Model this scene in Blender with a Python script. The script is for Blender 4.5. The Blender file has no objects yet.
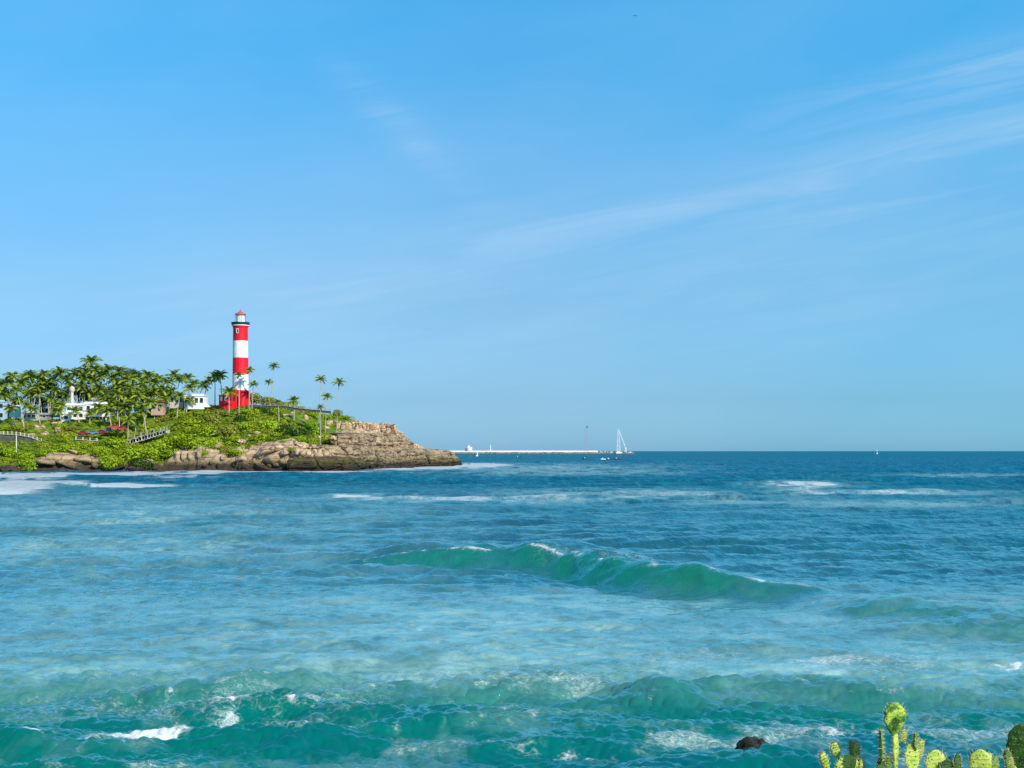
import bpy, math, random
import numpy as np
from mathutils import Vector, Matrix
R = math.radians
random.seed(7); RNG = np.random.default_rng(7)
sc = bpy.context.scene
col = sc.collection
F = 1400.0          # focal length in pixels
H0 = 7.0            # eye height above the water
HY = 451.0          # horizon row

# ------------------------------------------------------------------ camera
cam = bpy.data.cameras.new('camera'); camo = bpy.data.objects.new('camera', cam); col.objects.link(camo)
camo.location = (0, 0, H0); camo.rotation_euler = (R(90), 0, 0)
cam.sensor_width = 36.0; cam.lens = 36.0 * F / 1024.0
cam.shift_y = (HY - 384.0) / 1024.0
cam.clip_start = 0.1; cam.clip_end = 90000.0
sc.camera = camo
sc.render.resolution_x = 1024; sc.render.resolution_y = 768

# ------------------------------------------------------------------ light
SUN_EL, SUN_AZ = 33.0, 138.0      # azimuth clockwise from +Y (view direction): behind, to the right
world = bpy.data.worlds.new('World'); sc.world = world; world.use_nodes = True
nt = world.node_tree; nt.nodes.clear()
def N(t, type_, **kw):
    n = t.nodes.new(type_)
    for k, v in kw.items(): setattr(n, k, v)
    return n
def L(t, a, b): t.links.new(a, b)
def M_(t, op, a, b=None, c=None, clamp=False):
    n = N(t, 'ShaderNodeMath', operation=op, use_clamp=clamp)
    for i, v in enumerate((a, b, c)):
        if v is None: continue
        if isinstance(v, (int, float)): n.inputs[i].default_value = v
        else: L(t, v, n.inputs[i])
    return n.outputs[0]
def ramp(t, fac, stops, interp='LINEAR'):
    n = N(t, 'ShaderNodeValToRGB'); cr = n.color_ramp; cr.interpolation = interp
    while len(cr.elements) < len(stops): cr.elements.new(0.5)
    for e, (p, c) in zip(cr.elements, stops):
        e.position = p; e.color = (c[0], c[1], c[2], 1) if len(c) == 3 else c
    L(t, fac, n.inputs[0]); return n
def mix(t, fac, a, b, blend='MIX'):
    n = N(t, 'ShaderNodeMix', data_type='RGBA', blend_type=blend)
    for s, v in ((n.inputs[0], fac), (n.inputs[6], a), (n.inputs[7], b)):
        if isinstance(v, (int, float)): s.default_value = v
        elif isinstance(v, tuple): s.default_value = (*v[:3], 1)
        else: L(t, v, s)
    return n.outputs[2]

out = N(nt, 'ShaderNodeOutputWorld'); bg = N(nt, 'ShaderNodeBackground')
sky = N(nt, 'ShaderNodeTexSky', sky_type='NISHITA', sun_disc=False)
sky.sun_elevation = R(SUN_EL); sky.sun_rotation = R(SUN_AZ)
sky.air_density = 1.0; sky.dust_density = 0.6; sky.ozone_density = 3.0
tc = N(nt, 'ShaderNodeTexCoord'); sx = N(nt, 'ShaderNodeSeparateXYZ'); L(nt, tc.outputs['Generated'], sx.inputs[0])
el = M_(nt, 'ARCSINE', sx.outputs[2]); az = M_(nt, 'ARCTAN2', sx.outputs[0], sx.outputs[1])
# tone of the air against elevation (0 .. 0.5 rad)
eln = M_(nt, 'MULTIPLY', el, 2.0, clamp=True)
SKY_RAMP = [(0.0, (1, 1, 1)), (1.0, (1, 1, 1))]
SKY_RAMP = [(0.0, (0.385, 0.83, 1.50)), (0.073, (0.366, 0.673, 1.106)), (0.215, (0.485, 0.789, 1.015)), (0.355, (0.483, 0.946, 1.153)), (0.49, (0.453, 1.117, 1.324)), (0.61, (0.364, 1.247, 1.487)), (0.8, (0.3, 1.1, 1.4)), (1.0, (0.3, 0.8, 1.1))]
tone = ramp(nt, eln, [(p, tuple(v * 0.5 for v in c)) for p, c in SKY_RAMP])
skyc = mix(nt, 1.0, sky.outputs[0], tone.outputs[0], 'MULTIPLY')
skyc = mix(nt, 1.0, skyc, (2.0, 2.0, 2.0), 'MULTIPLY')
skyc = mix(nt, M_(nt, 'MULTIPLY', az, 3.0, clamp=True), skyc, mix(nt, 1.0, skyc, (0.92, 1.15, 1.15), 'MULTIPLY'))
# thin cirrus: streaks rising to the right, fixed in the sky by azimuth / elevation
A0 = R(9)
u = M_(nt, 'ADD', M_(nt, 'MULTIPLY', az, math.cos(A0)), M_(nt, 'MULTIPLY', el, math.sin(A0)))
v = M_(nt, 'SUBTRACT', M_(nt, 'MULTIPLY', el, math.cos(A0)), M_(nt, 'MULTIPLY', az, math.sin(A0)))
cx = N(nt, 'ShaderNodeCombineXYZ'); L(nt, M_(nt, 'MULTIPLY', u, 5.0), cx.inputs[0]); L(nt, M_(nt, 'MULTIPLY', v, 55.0), cx.inputs[1])
n1 = N(nt, 'ShaderNodeTexNoise'); n1.inputs['Scale'].default_value = 1.0; n1.inputs['Detail'].default_value = 8; n1.inputs['Roughness'].default_value = 0.58; n1.inputs['Distortion'].default_value = 0.8
L(nt, cx.outputs[0], n1.inputs['Vector'])
cx2 = N(nt, 'ShaderNodeCombineXYZ'); L(nt, M_(nt, 'MULTIPLY', u, 3.0), cx2.inputs[0]); L(nt, M_(nt, 'MULTIPLY', v, 8.0), cx2.inputs[1]); cx2.inputs[2].default_value = 3.3
n2 = N(nt, 'ShaderNodeTexNoise'); n2.inputs['Scale'].default_value = 1.0; n2.inputs['Detail'].default_value = 5; L(nt, cx2.outputs[0], n2.inputs['Vector'])
def bump1(x, c, w):      # soft bell
    d = M_(nt, 'DIVIDE', M_(nt, 'SUBTRACT', x, c), w)
    return M_(nt, 'EXPONENT', M_(nt, 'MULTIPLY', M_(nt, 'MULTIPLY', d, d), -1.0))
band = bump1(M_(nt, 'ADD', v, M_(nt, 'MULTIPLY', M_(nt, 'SUBTRACT', n2.outputs[0], 0.5), 0.06)), 0.153, 0.019)
band3 = M_(nt, 'MULTIPLY', bump1(v, 0.197, 0.016), M_(nt, 'MULTIPLY_ADD', az, 6.0, -0.9, clamp=True))
band2 = bump1(v, 0.10, 0.06)
q_ = M_(nt, 'MULTIPLY_ADD', az, 0.646, M_(nt, 'MULTIPLY_ADD', el, 0.763, 0.0517 - 0.1736))
t_ = M_(nt, 'MULTIPLY_ADD', az, 0.763, M_(nt, 'MULTIPLY_ADD', el, -0.646, 0.061 + 0.147))
wisp = M_(nt, 'MULTIPLY', bump1(q_, 0.0, 0.013), bump1(t_, 0.0, 0.06))
fade_r = M_(nt, 'SMOOTH_MIN', M_(nt, 'MULTIPLY_ADD', az, 1.6, 0.62, clamp=True), 1.0, 0.01)
w1 = ramp(nt, n1.outputs[0], [(0.40, (0, 0, 0)), (0.66, (1, 1, 1))]).outputs[0]
w2 = ramp(nt, n2.outputs[0], [(0.35, (0, 0, 0)), (0.75, (1, 1, 1))]).outputs[0]
cl = M_(nt, 'MULTIPLY', M_(nt, 'MULTIPLY', band, fade_r), M_(nt, 'MULTIPLY_ADD', w1, 0.19, 0.11))
cl = M_(nt, 'ADD', cl, M_(nt, 'MULTIPLY', M_(nt, 'MULTIPLY', band2, w1), 0.10))
cl = M_(nt, 'ADD', cl, M_(nt, 'MULTIPLY', M_(nt, 'ADD', band3, M_(nt, 'MULTIPLY', wisp, 0.5)), M_(nt, 'MULTIPLY_ADD', w1, 0.35, 0.06)))
cl = M_(nt, 'ADD', cl, M_(nt, 'MULTIPLY', w2, 0.17), clamp=True)
skyc = mix(nt, cl, skyc, (4.7, 6.3, 7.7))
L(nt, skyc, bg.inputs[0]); bg.inputs[1].default_value = 0.12
L(nt, bg.outputs[0], out.inputs[0])

sun = bpy.data.lights.new('sun', 'SUN'); suno = bpy.data.objects.new('sun', sun); col.objects.link(suno)
sun.energy = 5.0; sun.angle = R(0.5); sun.color = (1.0, 0.93, 0.82)
sd = Vector((math.sin(R(SUN_AZ)) * math.cos(R(SUN_EL)), math.cos(R(SUN_AZ)) * math.cos(R(SUN_EL)), math.sin(R(SUN_EL))))
suno.rotation_euler = sd.to_track_quat('Z', 'Y').to_euler(); suno.location = (60, -60, 80)
vs = sc.view_settings; vs.view_transform = 'Standard'; vs.look = 'None'; vs.gamma = 1.0; vs.exposure = 0.0; vs.use_curve_mapping = False
sc.cycles.max_bounces = 5; sc.cycles.diffuse_bounces = 2; sc.cycles.glossy_bounces = 3; sc.cycles.transparent_max_bounces = 6
sc.cycles.use_denoising = False; sc.cycles.sample_clamp_direct = 4.0; sc.cycles.sample_clamp_indirect = 4.0

# ------------------------------------------------------------------ helpers
def tag(o, label=None, cat=None, group=None, kind=None):
    if label: o['label'] = label
    if cat: o['category'] = cat
    if group: o['group'] = group
    if kind: o['kind'] = kind
    return o
def empty(name, loc=(0, 0, 0), rz=0.0, sc_=1.0):
    o = bpy.data.objects.new(name, None); col.objects.link(o)
    o.location = loc; o.rotation_euler = (0, 0, rz); o.scale = (sc_,) * 3; o.empty_display_size = 0.3
    return o
def obj(name, me, parent=None, loc=(0, 0, 0), rot=(0, 0, 0), scale=(1, 1, 1)):
    o = bpy.data.objects.new(name, me); col.objects.link(o)
    o.location = loc; o.rotation_euler = rot; o.scale = scale
    if parent: o.parent = parent
    return o
def copy_tree(o, parent=None):
    c = o.copy(); col.objects.link(c)
    if parent: c.parent = parent
    for ch in list(o.children): copy_tree(ch, c)
    return c
def np_mesh(name, V, Fq, mats=(), smooth=False, attrs=None, midx=None):
    V = np.asarray(V, np.float32); Fq = np.asarray(Fq, np.int32)
    me = bpy.data.meshes.new(name)
    me.vertices.add(len(V)); me.vertices.foreach_set('co', V.ravel())
    k = Fq.shape[1]; n = len(Fq)
    me.loops.add(n * k); me.loops.foreach_set('vertex_index', Fq.ravel())
    me.polygons.add(n); me.polygons.foreach_set('loop_start', np.arange(0, n * k, k, dtype=np.int32))
    me.polygons.foreach_set('loop_total', np.full(n, k, np.int32))
    if midx is not None: me.polygons.foreach_set('material_index', np.asarray(midx, np.int32))
    me.polygons.foreach_set('use_smooth', np.full(n, smooth, bool))
    for m in mats: me.materials.append(m)
    me.update(calc_edges=True)
    for an, av in (attrs or {}).items():
        a = me.attributes.new(an, 'FLOAT', 'POINT'); a.data.foreach_set('value', np.asarray(av, np.float32))
    return me
class MB:
    def __init__(s): s.v = []; s.f = []; s.mi = []; s.m = 0
    def add(s, vs, fs, mi=None):
        b = len(s.v); s.v += [tuple(p) for p in vs]; s.f += [tuple(i + b for i in f) for f in fs]
        s.mi += [s.m if mi is None else mi] * len(fs); return s
    def box(s, x0, x1, y0, y1, z0, z1, mi=None):
        vs = [(x0,y0,z0),(x1,y0,z0),(x1,y1,z0),(x0,y1,z0),(x0,y0,z1),(x1,y0,z1),(x1,y1,z1),(x0,y1,z1)]
        return s.add(vs, [(0,3,2,1),(4,5,6,7),(0,1,5,4),(1,2,6,5),(2,3,7,6),(3,0,4,7)], mi)
    def tube(s, pts, rad, n=8, mi=None, cap=True):
        pts = [Vector(p) for p in pts]
        if isinstance(rad, (int, float)): rad = [rad] * len(pts)
        vs = []; fs = []
        for i, p in enumerate(pts):
            t = (pts[min(i + 1, len(pts) - 1)] - pts[max(i - 1, 0)]).normalized()
            a = t.orthogonal() if abs(t.z) < 0.99 else Vector((1, 0, 0))
            if abs(t.z) < 0.99: a = t.cross(Vector((0, 0, 1)))
            a = (a - t * a.dot(t)).normalized(); b = t.cross(a)
            for k in range(n):
                th = 2 * math.pi * k / n
                vs.append(p + (a * math.cos(th) + b * math.sin(th)) * rad[i])
        for i in range(len(pts) - 1):
            for k in range(n):
                q = (k + 1) % n
                fs.append((i * n + k, i * n + q, (i + 1) * n + q, (i + 1) * n + k))
        if cap: fs.append(tuple(range(n - 1, -1, -1))); fs.append(tuple((len(pts) - 1) * n + k for k in range(n)))
        return s.add(vs, fs, mi)
    def lathe(s, prof, n=32, cx=0, cy=0, mi=None):
        vs = []; fs = []
        for r, z in prof:
            for k in range(n):
                th = 2 * math.pi * k / n; vs.append((cx + r * math.cos(th), cy + r * math.sin(th), z))
        for i in range(len(prof) - 1):
            for k in range(n):
                q = (k + 1) % n; fs.append((i * n + k, i * n + q, (i + 1) * n + q, (i + 1) * n + k))
        m0 = len(vs); vs += vs[:n]; vs += vs[(len(prof) - 1) * n:(len(prof)) * n]
        fs.append(tuple(m0 + k for k in range(n - 1, -1, -1))); fs.append(tuple(m0 + n + k for k in range(n)))
        return s.add(vs, fs, mi)
    def mesh(s, name, mats, smooth=False, bevel=0):
        me = bpy.data.meshes.new(name); me.from_pydata(s.v, [], s.f)
        if not isinstance(mats, (list, tuple)): mats = [mats]
        for m in mats: me.materials.append(m)
        for p, i in zip(me.polygons, s.mi): p.material_index = i; p.use_smooth = smooth
        me.update(); return me
    def build(s, name, mats, parent=None, smooth=False, loc=(0, 0, 0), rot=(0, 0, 0)):
        return obj(name, s.mesh(name, mats, smooth), parent, loc, rot)

# --- numpy noise
_T = RNG.random((256, 256)).astype(np.float32)
def vnoise(x, y):
    xi = np.floor(x).astype(np.int64); yi = np.floor(y).astype(np.int64)
    fx = x - xi; fy = y - yi; fx = fx * fx * (3 - 2 * fx); fy = fy * fy * (3 - 2 * fy)
    a = _T[xi & 255, yi & 255]; b = _T[(xi + 1) & 255, yi & 255]; c = _T[xi & 255, (yi + 1) & 255]; d = _T[(xi + 1) & 255, (yi + 1) & 255]
    return (a * (1 - fx) + b * fx) * (1 - fy) + (c * (1 - fx) + d * fx) * fy
def fbm(x, y, o=4, g=0.5):
    s = 0; a = 1; t = 0
    for i in range(o):
        s = s + a * vnoise(x * 2 ** i + 17.3 * i, y * 2 ** i + 9.1 * i); t += a; a *= g
    return s / t
def sst(a, b, x):
    t = np.clip((x - a) / (b - a), 0, 1); return t * t * (3 - 2 * t)
def cell(x, y):    # distance to nearest jittered point and its random value
    xi = np.floor(x).astype(np.int64); yi = np.floor(y).astype(np.int64)
    best = np.full(x.shape, 9.0); sec = np.full(x.shape, 9.0); val = np.zeros(x.shape)
    for i in (-1, 0, 1):
        for j in (-1, 0, 1):
            px = xi + i + _T[(xi + i) & 255, (yi + j) & 255]; py = yi + j + _T[(yi + j + 77) & 255, (xi + i + 31) & 255]
            d = np.hypot(px - x, py - y); r = _T[(xi + i + 5) & 255, (yi + j + 191) & 255]
            m = d < best; sec = np.where(m, best, np.minimum(sec, d)); val = np.where(m, r, val); best = np.where(m, d, best)
    return best, sec, val

# ------------------------------------------------------------------ materials
def mat(name, colr=(0.5, 0.5, 0.5), rough=0.8, var=0.15, scale=2.0, bump=0.1, metal=0.0, spec=0.3, col2=None, detail=4):
    m = bpy.data.materials.new(name); m.use_nodes = True; t = m.node_tree
    b = t.nodes['Principled BSDF']; b.inputs['Roughness'].default_value = rough; b.inputs['Metallic'].default_value = metal
    b.inputs['Specular IOR Level'].default_value = spec
    tcn = N(t, 'ShaderNodeTexCoord'); no = N(t, 'ShaderNodeTexNoise'); no.inputs['Scale'].default_value = scale; no.inputs['Detail'].default_value = detail
    L(t, tcn.outputs['Object'], no.inputs['Vector'])
    c2 = col2 or tuple(c * (1 - var) for c in colr); c1 = tuple(min(1, c * (1 + var * 0.5)) for c in colr)
    rp = ramp(t, no.outputs[0], [(0.3, c2), (0.7, c1)])
    L(t, rp.outputs[0], b.inputs['Base Color'])
    if bump:
        bn = N(t, 'ShaderNodeBump'); bn.inputs['Strength'].default_value = bump; bn.inputs['Distance'].default_value = 0.1
        L(t, no.outputs[0], bn.inputs['Height']); L(t, bn.outputs[0], b.inputs['Normal'])
    return m
WHITE = mat('white_paint', (0.84, 0.83, 0.82), 0.6, 0.12, 0.6)
CREAM = mat('cream_plaster', (0.62, 0.56, 0.45), 0.8, 0.2, 0.6)
PINK = mat('pink_plaster', (0.55, 0.36, 0.28), 0.8, 0.2, 0.6)
TEAL = mat('teal_paint', (0.03, 0.17, 0.22), 0.5, 0.2, 0.6)
DARKG = mat('dark_glass', (0.015, 0.03, 0.04), 0.2, 0.3, 0.6, 0, 0, 0.5)
ROOFR = mat('clay_roof', (0.22, 0.09, 0.05), 0.85, 0.35, 1.2)
GREYC = mat('weathered_concrete', (0.36, 0.33, 0.28), 0.9, 0.35, 0.7)
PALEB = mat('pale_blue_plaster', (0.42, 0.55, 0.68), 0.8, 0.15, 0.7)
DARKM = mat('dark_metal', (0.03, 0.035, 0.04), 0.5, 0.2, 1)
DGREEN = mat('dark_green_paint', (0.008, 0.045, 0.04), 0.45, 0.3, 1.5)
RED = mat('red_paint', (0.80, 0.010, 0.022), 0.5, 0.10, 0.5)
PINKR = mat('faded_red_paint', (0.62, 0.10, 0.10), 0.6, 0.15, 1.5)
REDW = mat('red_white_steel', (0.60, 0.30, 0.28), 0.6, 0.2, 0.1)
SHADEW = mat('shaded_stone', (0.10, 0.10, 0.085), 0.95, 0.5, 0.8)  # shade on the retaining walls, put into a darker stone colour
TYRE = mat('tyre_rubber', (0.02, 0.02, 0.02), 0.9)

def rock_mat(name, light=(0.66, 0.46, 0.29), dark=(0.13, 0.085, 0.05), wet=True, sc_=0.35):
    m = bpy.data.materials.new(name); m.use_nodes = True; t = m.node_tree; b = t.nodes['Principled BSDF']
    b.inputs['Roughness'].default_value = 0.9; b.inputs['Specular IOR Level'].default_value = 0.15
    g = N(t, 'ShaderNodeNewGeometry')
    n1 = N(t, 'ShaderNodeTexNoise'); n1.inputs['Scale'].default_value = sc_; n1.inputs['Detail'].default_value = 9; n1.inputs['Roughness'].default_value = 0.65
    L(t, g.outputs['Position'], n1.inputs['Vector'])
    vo = N(t, 'ShaderNodeTexVoronoi', feature='DISTANCE_TO_EDGE'); vo.inputs['Scale'].default_value = sc_ * 0.6
    mp = N(t, 'ShaderNodeVectorMath', operation='ADD'); sc2 = N(t, 'ShaderNodeVectorMath', operation='SCALE'); sc2.inputs['Scale'].default_value = 1.6 / sc_ * 0.35
    L(t, n1.outputs['Color'], sc2.inputs[0]); L(t, g.outputs['Position'], mp.inputs[0]); L(t, sc2.outputs[0], mp.inputs[1])
    L(t, mp.outputs[0], vo.inputs['Vector'])
    base = ramp(t, n1.outputs[0], [(0.30, dark), (0.44, tuple(a * 0.6 + b_ * 0.4 for a, b_ in zip(light, dark))), (0.58, light), (0.75, tuple(min(1, a * 1.2) for a in light))])
    crack = ramp(t, vo.outputs['Distance'], [(0.0, (0.22, 0.18, 0.15)), (0.05, (1, 1, 1))])
    c = mix(t, 1.0, base.outputs[0], crack.outputs[0], 'MULTIPLY')
    hgt = M_(t, 'ADD', M_(t, 'MULTIPLY', n1.outputs[0], 0.5), M_(t, 'MULTIPLY', vo.outputs['Distance'], 1.0, clamp=True))
    if wet:
        sp = N(t, 'ShaderNodeSeparateXYZ'); L(t, g.outputs['Position'], sp.inputs[0])
        c = mix(t, ramp(t, M_(t, 'MULTIPLY', M_(t, 'ADD', sp.outputs[2], M_(t, 'MULTIPLY', M_(t, 'SUBTRACT', n1.outputs[0], 0.5), -9.0)), 0.1, clamp=True), [(0.45, (0.25,) * 3), (0.85, (0,) * 3)]).outputs[0], c, (0.19, 0.145, 0.10))
        st = N(t, 'ShaderNodeTexNoise'); st.inputs['Scale'].default_value = 0.5; st.inputs['Detail'].default_value = 6; mpp = N(t, 'ShaderNodeMapping'); mpp.inputs['Scale'].default_value = (0.12, 0.12, 3.0); L(t, g.outputs['Position'], mpp.inputs[0]); L(t, mpp.outputs[0], st.inputs['Vector'])
        c = mix(t, 0.75, c, ramp(t, st.outputs[0], [(0.34, (0.25, 0.24, 0.23)), (0.46, (0.9, 0.9, 0.9)), (0.75, (1.15, 1.1, 1.0))]).outputs[0], 'MULTIPLY')
        hgt = M_(t, 'ADD', hgt, M_(t, 'MULTIPLY', st.outputs[0], 0.6))
        zz = M_(t, 'ADD', sp.outputs[2], M_(t, 'MULTIPLY', M_(t, 'SUBTRACT', n1.outputs[0], 0.5), -7.0))
        k2 = bell(t, zz, 3.2, 1.1)
        c = mix(t, M_(t, 'MULTIPLY', k2, 0.4), c, (0.15, 0.125, 0.02))
        k = ramp(t, M_(t, 'MULTIPLY', zz, 0.25, clamp=True), [(0.50, (1, 1, 1)), (0.95, (0, 0, 0))])
        c = mix(t, M_(t, 'MULTIPLY', k.outputs[0], 0.93), c, (0.03, 0.024, 0.018))
    L(t, c, b.inputs['Base Color'])
    bn = N(t, 'ShaderNodeBump'); bn.inputs['Strength'].default_value = 0.6; bn.inputs['Distance'].default_value = 0.35 / sc_ * 0.35
    L(t, hgt, bn.inputs['Height']); L(t, bn.outputs[0], b.inputs['Normal'])
    return m
def bell(t, x, c, w):
    d = M_(t, 'DIVIDE', M_(t, 'SUBTRACT', x, c), w)
    return M_(t, 'EXPONENT', M_(t, 'MULTIPLY', M_(t, 'MULTIPLY', d, d), -1.0))
ROCK = rock_mat('tan_rock')
ROCKM = rock_mat('weathered_ledge_rock', (0.46, 0.33, 0.20), (0.07, 0.05, 0.035))
ROCKT = rock_mat('tidal_rock', (0.11, 0.085, 0.04), (0.015, 0.012, 0.01))
ROCKD = rock_mat('dark_near_rock', (0.07, 0.055, 0.03), (0.006, 0.006, 0.006), False, 6.0)
ROCKB = rock_mat('breakwater_rock', (0.22, 0.20, 0.18), (0.06, 0.06, 0.06), False, 0.2)

def leaf_mat(name, a, b_, c_=None, trans=0.25):
    m = bpy.data.materials.new(name); m.use_nodes = True; t = m.node_tree; b = t.nodes['Principled BSDF']
    b.inputs['Roughness'].default_value = 0.6; b.inputs['Specular IOR Level'].default_value = 0.25
    at = N(t, 'ShaderNodeAttribute', attribute_name='tint'); oi = N(t, 'ShaderNodeObjectInfo')
    rp = ramp(t, at.outputs['Fac'], [(0.0, a), (1.0, b_)])
    c = mix(t, M_(t, 'MULTIPLY', oi.outputs['Random'], 0.55), rp.outputs[0], c_ or a)
    L(t, c, b.inputs['Base Color'])
    tr = N(t, 'ShaderNodeBsdfTranslucent'); L(t, c, tr.inputs[0]); ms = N(t, 'ShaderNodeMixShader'); ms.inputs[0].default_value = trans
    L(t, b.outputs[0], ms.inputs[1]); L(t, tr.outputs[0], ms.inputs[2]); L(t, ms.outputs[0], t.nodes['Material Output'].inputs[0])
    return m
LEAF = leaf_mat('bush_leaves', (0.08, 0.19, 0.003), (0.44, 0.56, 0.010), (0.30, 0.40, 0.012))
LEAFS = leaf_mat('scrub_leaves', (0.04, 0.12, 0.003), (0.46, 0.47, 0.03), (0.15, 0.26, 0.006))
LEAFY = leaf_mat('dry_scrub_leaves', (0.10, 0.15, 0.01), (0.40, 0.42, 0.03), (0.25, 0.22, 0.05))
LEAFD = leaf_mat('dark_tree_leaves', (0.02, 0.06, 0.008), (0.07, 0.14, 0.012), (0.04, 0.09, 0.01))
FROND = leaf_mat('palm_fronds', (0.03, 0.10, 0.010), (0.44, 0.50, 0.05), (0.16, 0.27, 0.02), 0.25)
TRUNK = mat('palm_trunk', (0.50, 0.43, 0.34), 0.9, 0.3, 1.5)
BARK = mat('brown_bark', (0.12, 0.08, 0.05), 0.9, 0.4, 2)

# ------------------------------------------------------------------ headland shape
PXC = [(-700, 430), (-400, 440), (-260, 452), (-100, 462), (0, 465), (60, 470), (100, 474), (170, 482), (230, 480), (300, 474), (345, 478), (368, 508), (385, 540), (420, 590), (445, 618), (458, 636), (462, 655), (452, 690), (425, 730), (380, 770), (300, 840), (150, 900), (-700, 1000)]
COAST = np.array([((p - 512) / F * y, y) for p, y in PXC])
def coast_dist(X, Y):
    d = np.full(X.shape, 1e9); ins = np.zeros(X.shape, bool); n = len(COAST)
    for i in range(n):
        ax, ay = COAST[i]; bx, by = COAST[(i + 1) % n]
        ex, ey = bx - ax, by - ay; tt = np.clip(((X - ax) * ex + (Y - ay) * ey) / (ex * ex + ey * ey), 0, 1)
        d = np.minimum(d, np.hypot(X - ax - tt * ex, Y - ay - tt * ey))
        c = (ay > Y) != (by > Y)
        xs = ax + (Y - ay) * (bx - ax) / ((by - ay) if by != ay else 1e-9)
        ins ^= c & (X < xs)
    return np.where(ins, d, -d)
SIL = np.array([(-700, 425), (-300, 423), (0, 421), (60, 420.5), (110, 417), (150, 411), (178, 407.5), (250, 406.5), (290, 408.5), (330, 414.5), (345, 418), (360, 421.5), (385, 426), (400, 431), (406, 434), (409, 437), (414, 442), (420, 446.5), (440, 450), (452, 453), (458, 458), (463, 467)], float)
CLF = np.array([(-700, 2), (0, 2.0), (30, 2.0), (45, 3.5), (100, 3.0), (165, 3.0), (178, 6.5), (205, 6.5), (225, 5.0), (292, 8.0), (305, 6.0), (470, 5.0)], float)
def ground(X, Y, detail=True):
    X = np.asarray(X, float); Y = np.asarray(Y, float)
    d = coast_dist(X, Y); e = 512 + F * X / Y
    dn = d + (fbm(X / 9, Y / 9, 3) - 0.5) * 5.0 if detail else d
    if detail:
        b, s_, v_ = cell(X / 4.0 + 3, Y / 4.0); rk = sst(318, 350, e); dn = d + (dn - d) * (1 - 0.55 * rk) + (v_ - 0.5) * 2.4
    zc = H0 + (HY - np.interp(e, SIL[:, 0], SIL[:, 1])) / F * np.clip(Y, 515, 640)
    cl = np.interp(e, CLF[:, 0], CLF[:, 1])
    z = cl * sst(0, 4.5, dn)
    hill = np.clip((dn - 6) / 46, 0, 1) * (zc - cl) 
    # rocky end: stepped ledges
    ds = d + (dn - d) * 0.45; t2 = 4.9 * sst(0, 1, (ds - 17) / 1.4) + 5.0 * sst(0, 1, (ds - 25) / 1.6) + np.clip((dn - 27) / 20, 0, 1) * 6
    k = sst(318, 350, e)
    z = z + hill * (1 - k) + t2 * k
    z = np.minimum(z, zc + (0.5 * (fbm(X / 4, Y / 4, 3) - 0.5) if detail else 0))
    if detail: z = z + np.where(d > 0, (v_ - 0.5) * 1.3 * sst(1, 5, d) * np.maximum(0.25 * rk, 1 - sst(8, 14, d)), 0) - 0.5 * (1 - sst(0.03, 0.14, s_ - b)) * rk * sst(1, 5, d)
    if detail: z = z + np.where(d > 0, (fbm(X / 3 + 40, Y / 3, 3) - 0.5) * 1.1 * sst(0, 6, d), 0)
    return np.where(d < -1, np.maximum(-3, d), np.where(d < 0, np.minimum(z, 0.5 * d), z))
def gz(x, y): return float(ground(np.array([x]), np.array([y]))[0])
def wx(px, Y): return (px - 512) / F * Y
def wz(py, Y): return H0 + (HY - py) / F * Y
def px_of(x, y): return 512 + F * x / y
# terrain sheet
xs = np.concatenate([np.arange(-460, -190, 3.0), np.arange(-190, -10, 0.55)])
ys = np.concatenate([np.arange(425, 545, 0.55), np.arange(545, 660, 1.2), np.arange(660, 1000, 8.0)])
X, Y = np.meshgrid(xs, ys); Z = ground(X, Y)
e = 512 + F * X / Y; d = coast_dist(X, Y)
nz = fbm(X / 7 + 9, Y / 7, 4)
veg = sst(7, 10, d + (nz - 0.5) * 14 + np.interp(e, [-700, 30, 45, 95, 110, 170, 180, 215, 230, 300, 330], [4, 4, -3, -3, 2, 2, -4, -3, -4, -9, -10]))
veg = veg * (1 - sst(330, 352, e + (nz - 0.5) * 40 - np.clip(d - 26, 0, 12) * 1.5))
gyv, gxv = np.gradient(Z, ys, xs); slope = np.hypot(gxv, gyv)
veg = veg * (1 - sst(1.1, 1.8, slope))
def grid_faces(nr, nc):
    i = np.arange(nr - 1)[:, None] * nc + np.arange(nc - 1)[None, :]
    return np.stack([i, i + 1, i + 1 + nc, i + nc], -1).reshape(-1, 4)
m = rock_mat('headland_ground'); t = m.node_tree; b = t.nodes['Principled BSDF']
src = b.inputs['Base Color'].links[0].from_socket
at = N(t, 'ShaderNodeAttribute', attribute_name='veg'); g = N(t, 'ShaderNodeNewGeometry'); nn = N(t, 'ShaderNodeTexNoise'); nn.inputs['Scale'].default_value = 0.5; nn.inputs['Detail'].default_value = 6
L(t, g.outputs['Position'], nn.inputs['Vector'])
gc = ramp(t, nn.outputs[0], [(0.3, (0.03, 0.07, 0.005)), (0.5, (0.10, 0.17, 0.01)), (0.62, (0.18, 0.22, 0.02)), (0.78, (0.30, 0.24, 0.10))])
L(t, mix(t, at.outputs['Fac'], src, gc.outputs[0]), b.inputs['Base Color'])
hl = obj('headland_terrain', np_mesh('headland_terrain', np.stack([X, Y, Z], -1).reshape(-1, 3), grid_faces(*X.shape), [m], False, {'veg': veg.ravel()}))
tag(hl, kind='structure')
def vegat(x, y):
    i = min(len(ys) - 1, int(np.searchsorted(ys, y))); j = min(len(xs) - 1, int(np.searchsorted(xs, x))); return veg[i, j]

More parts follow.
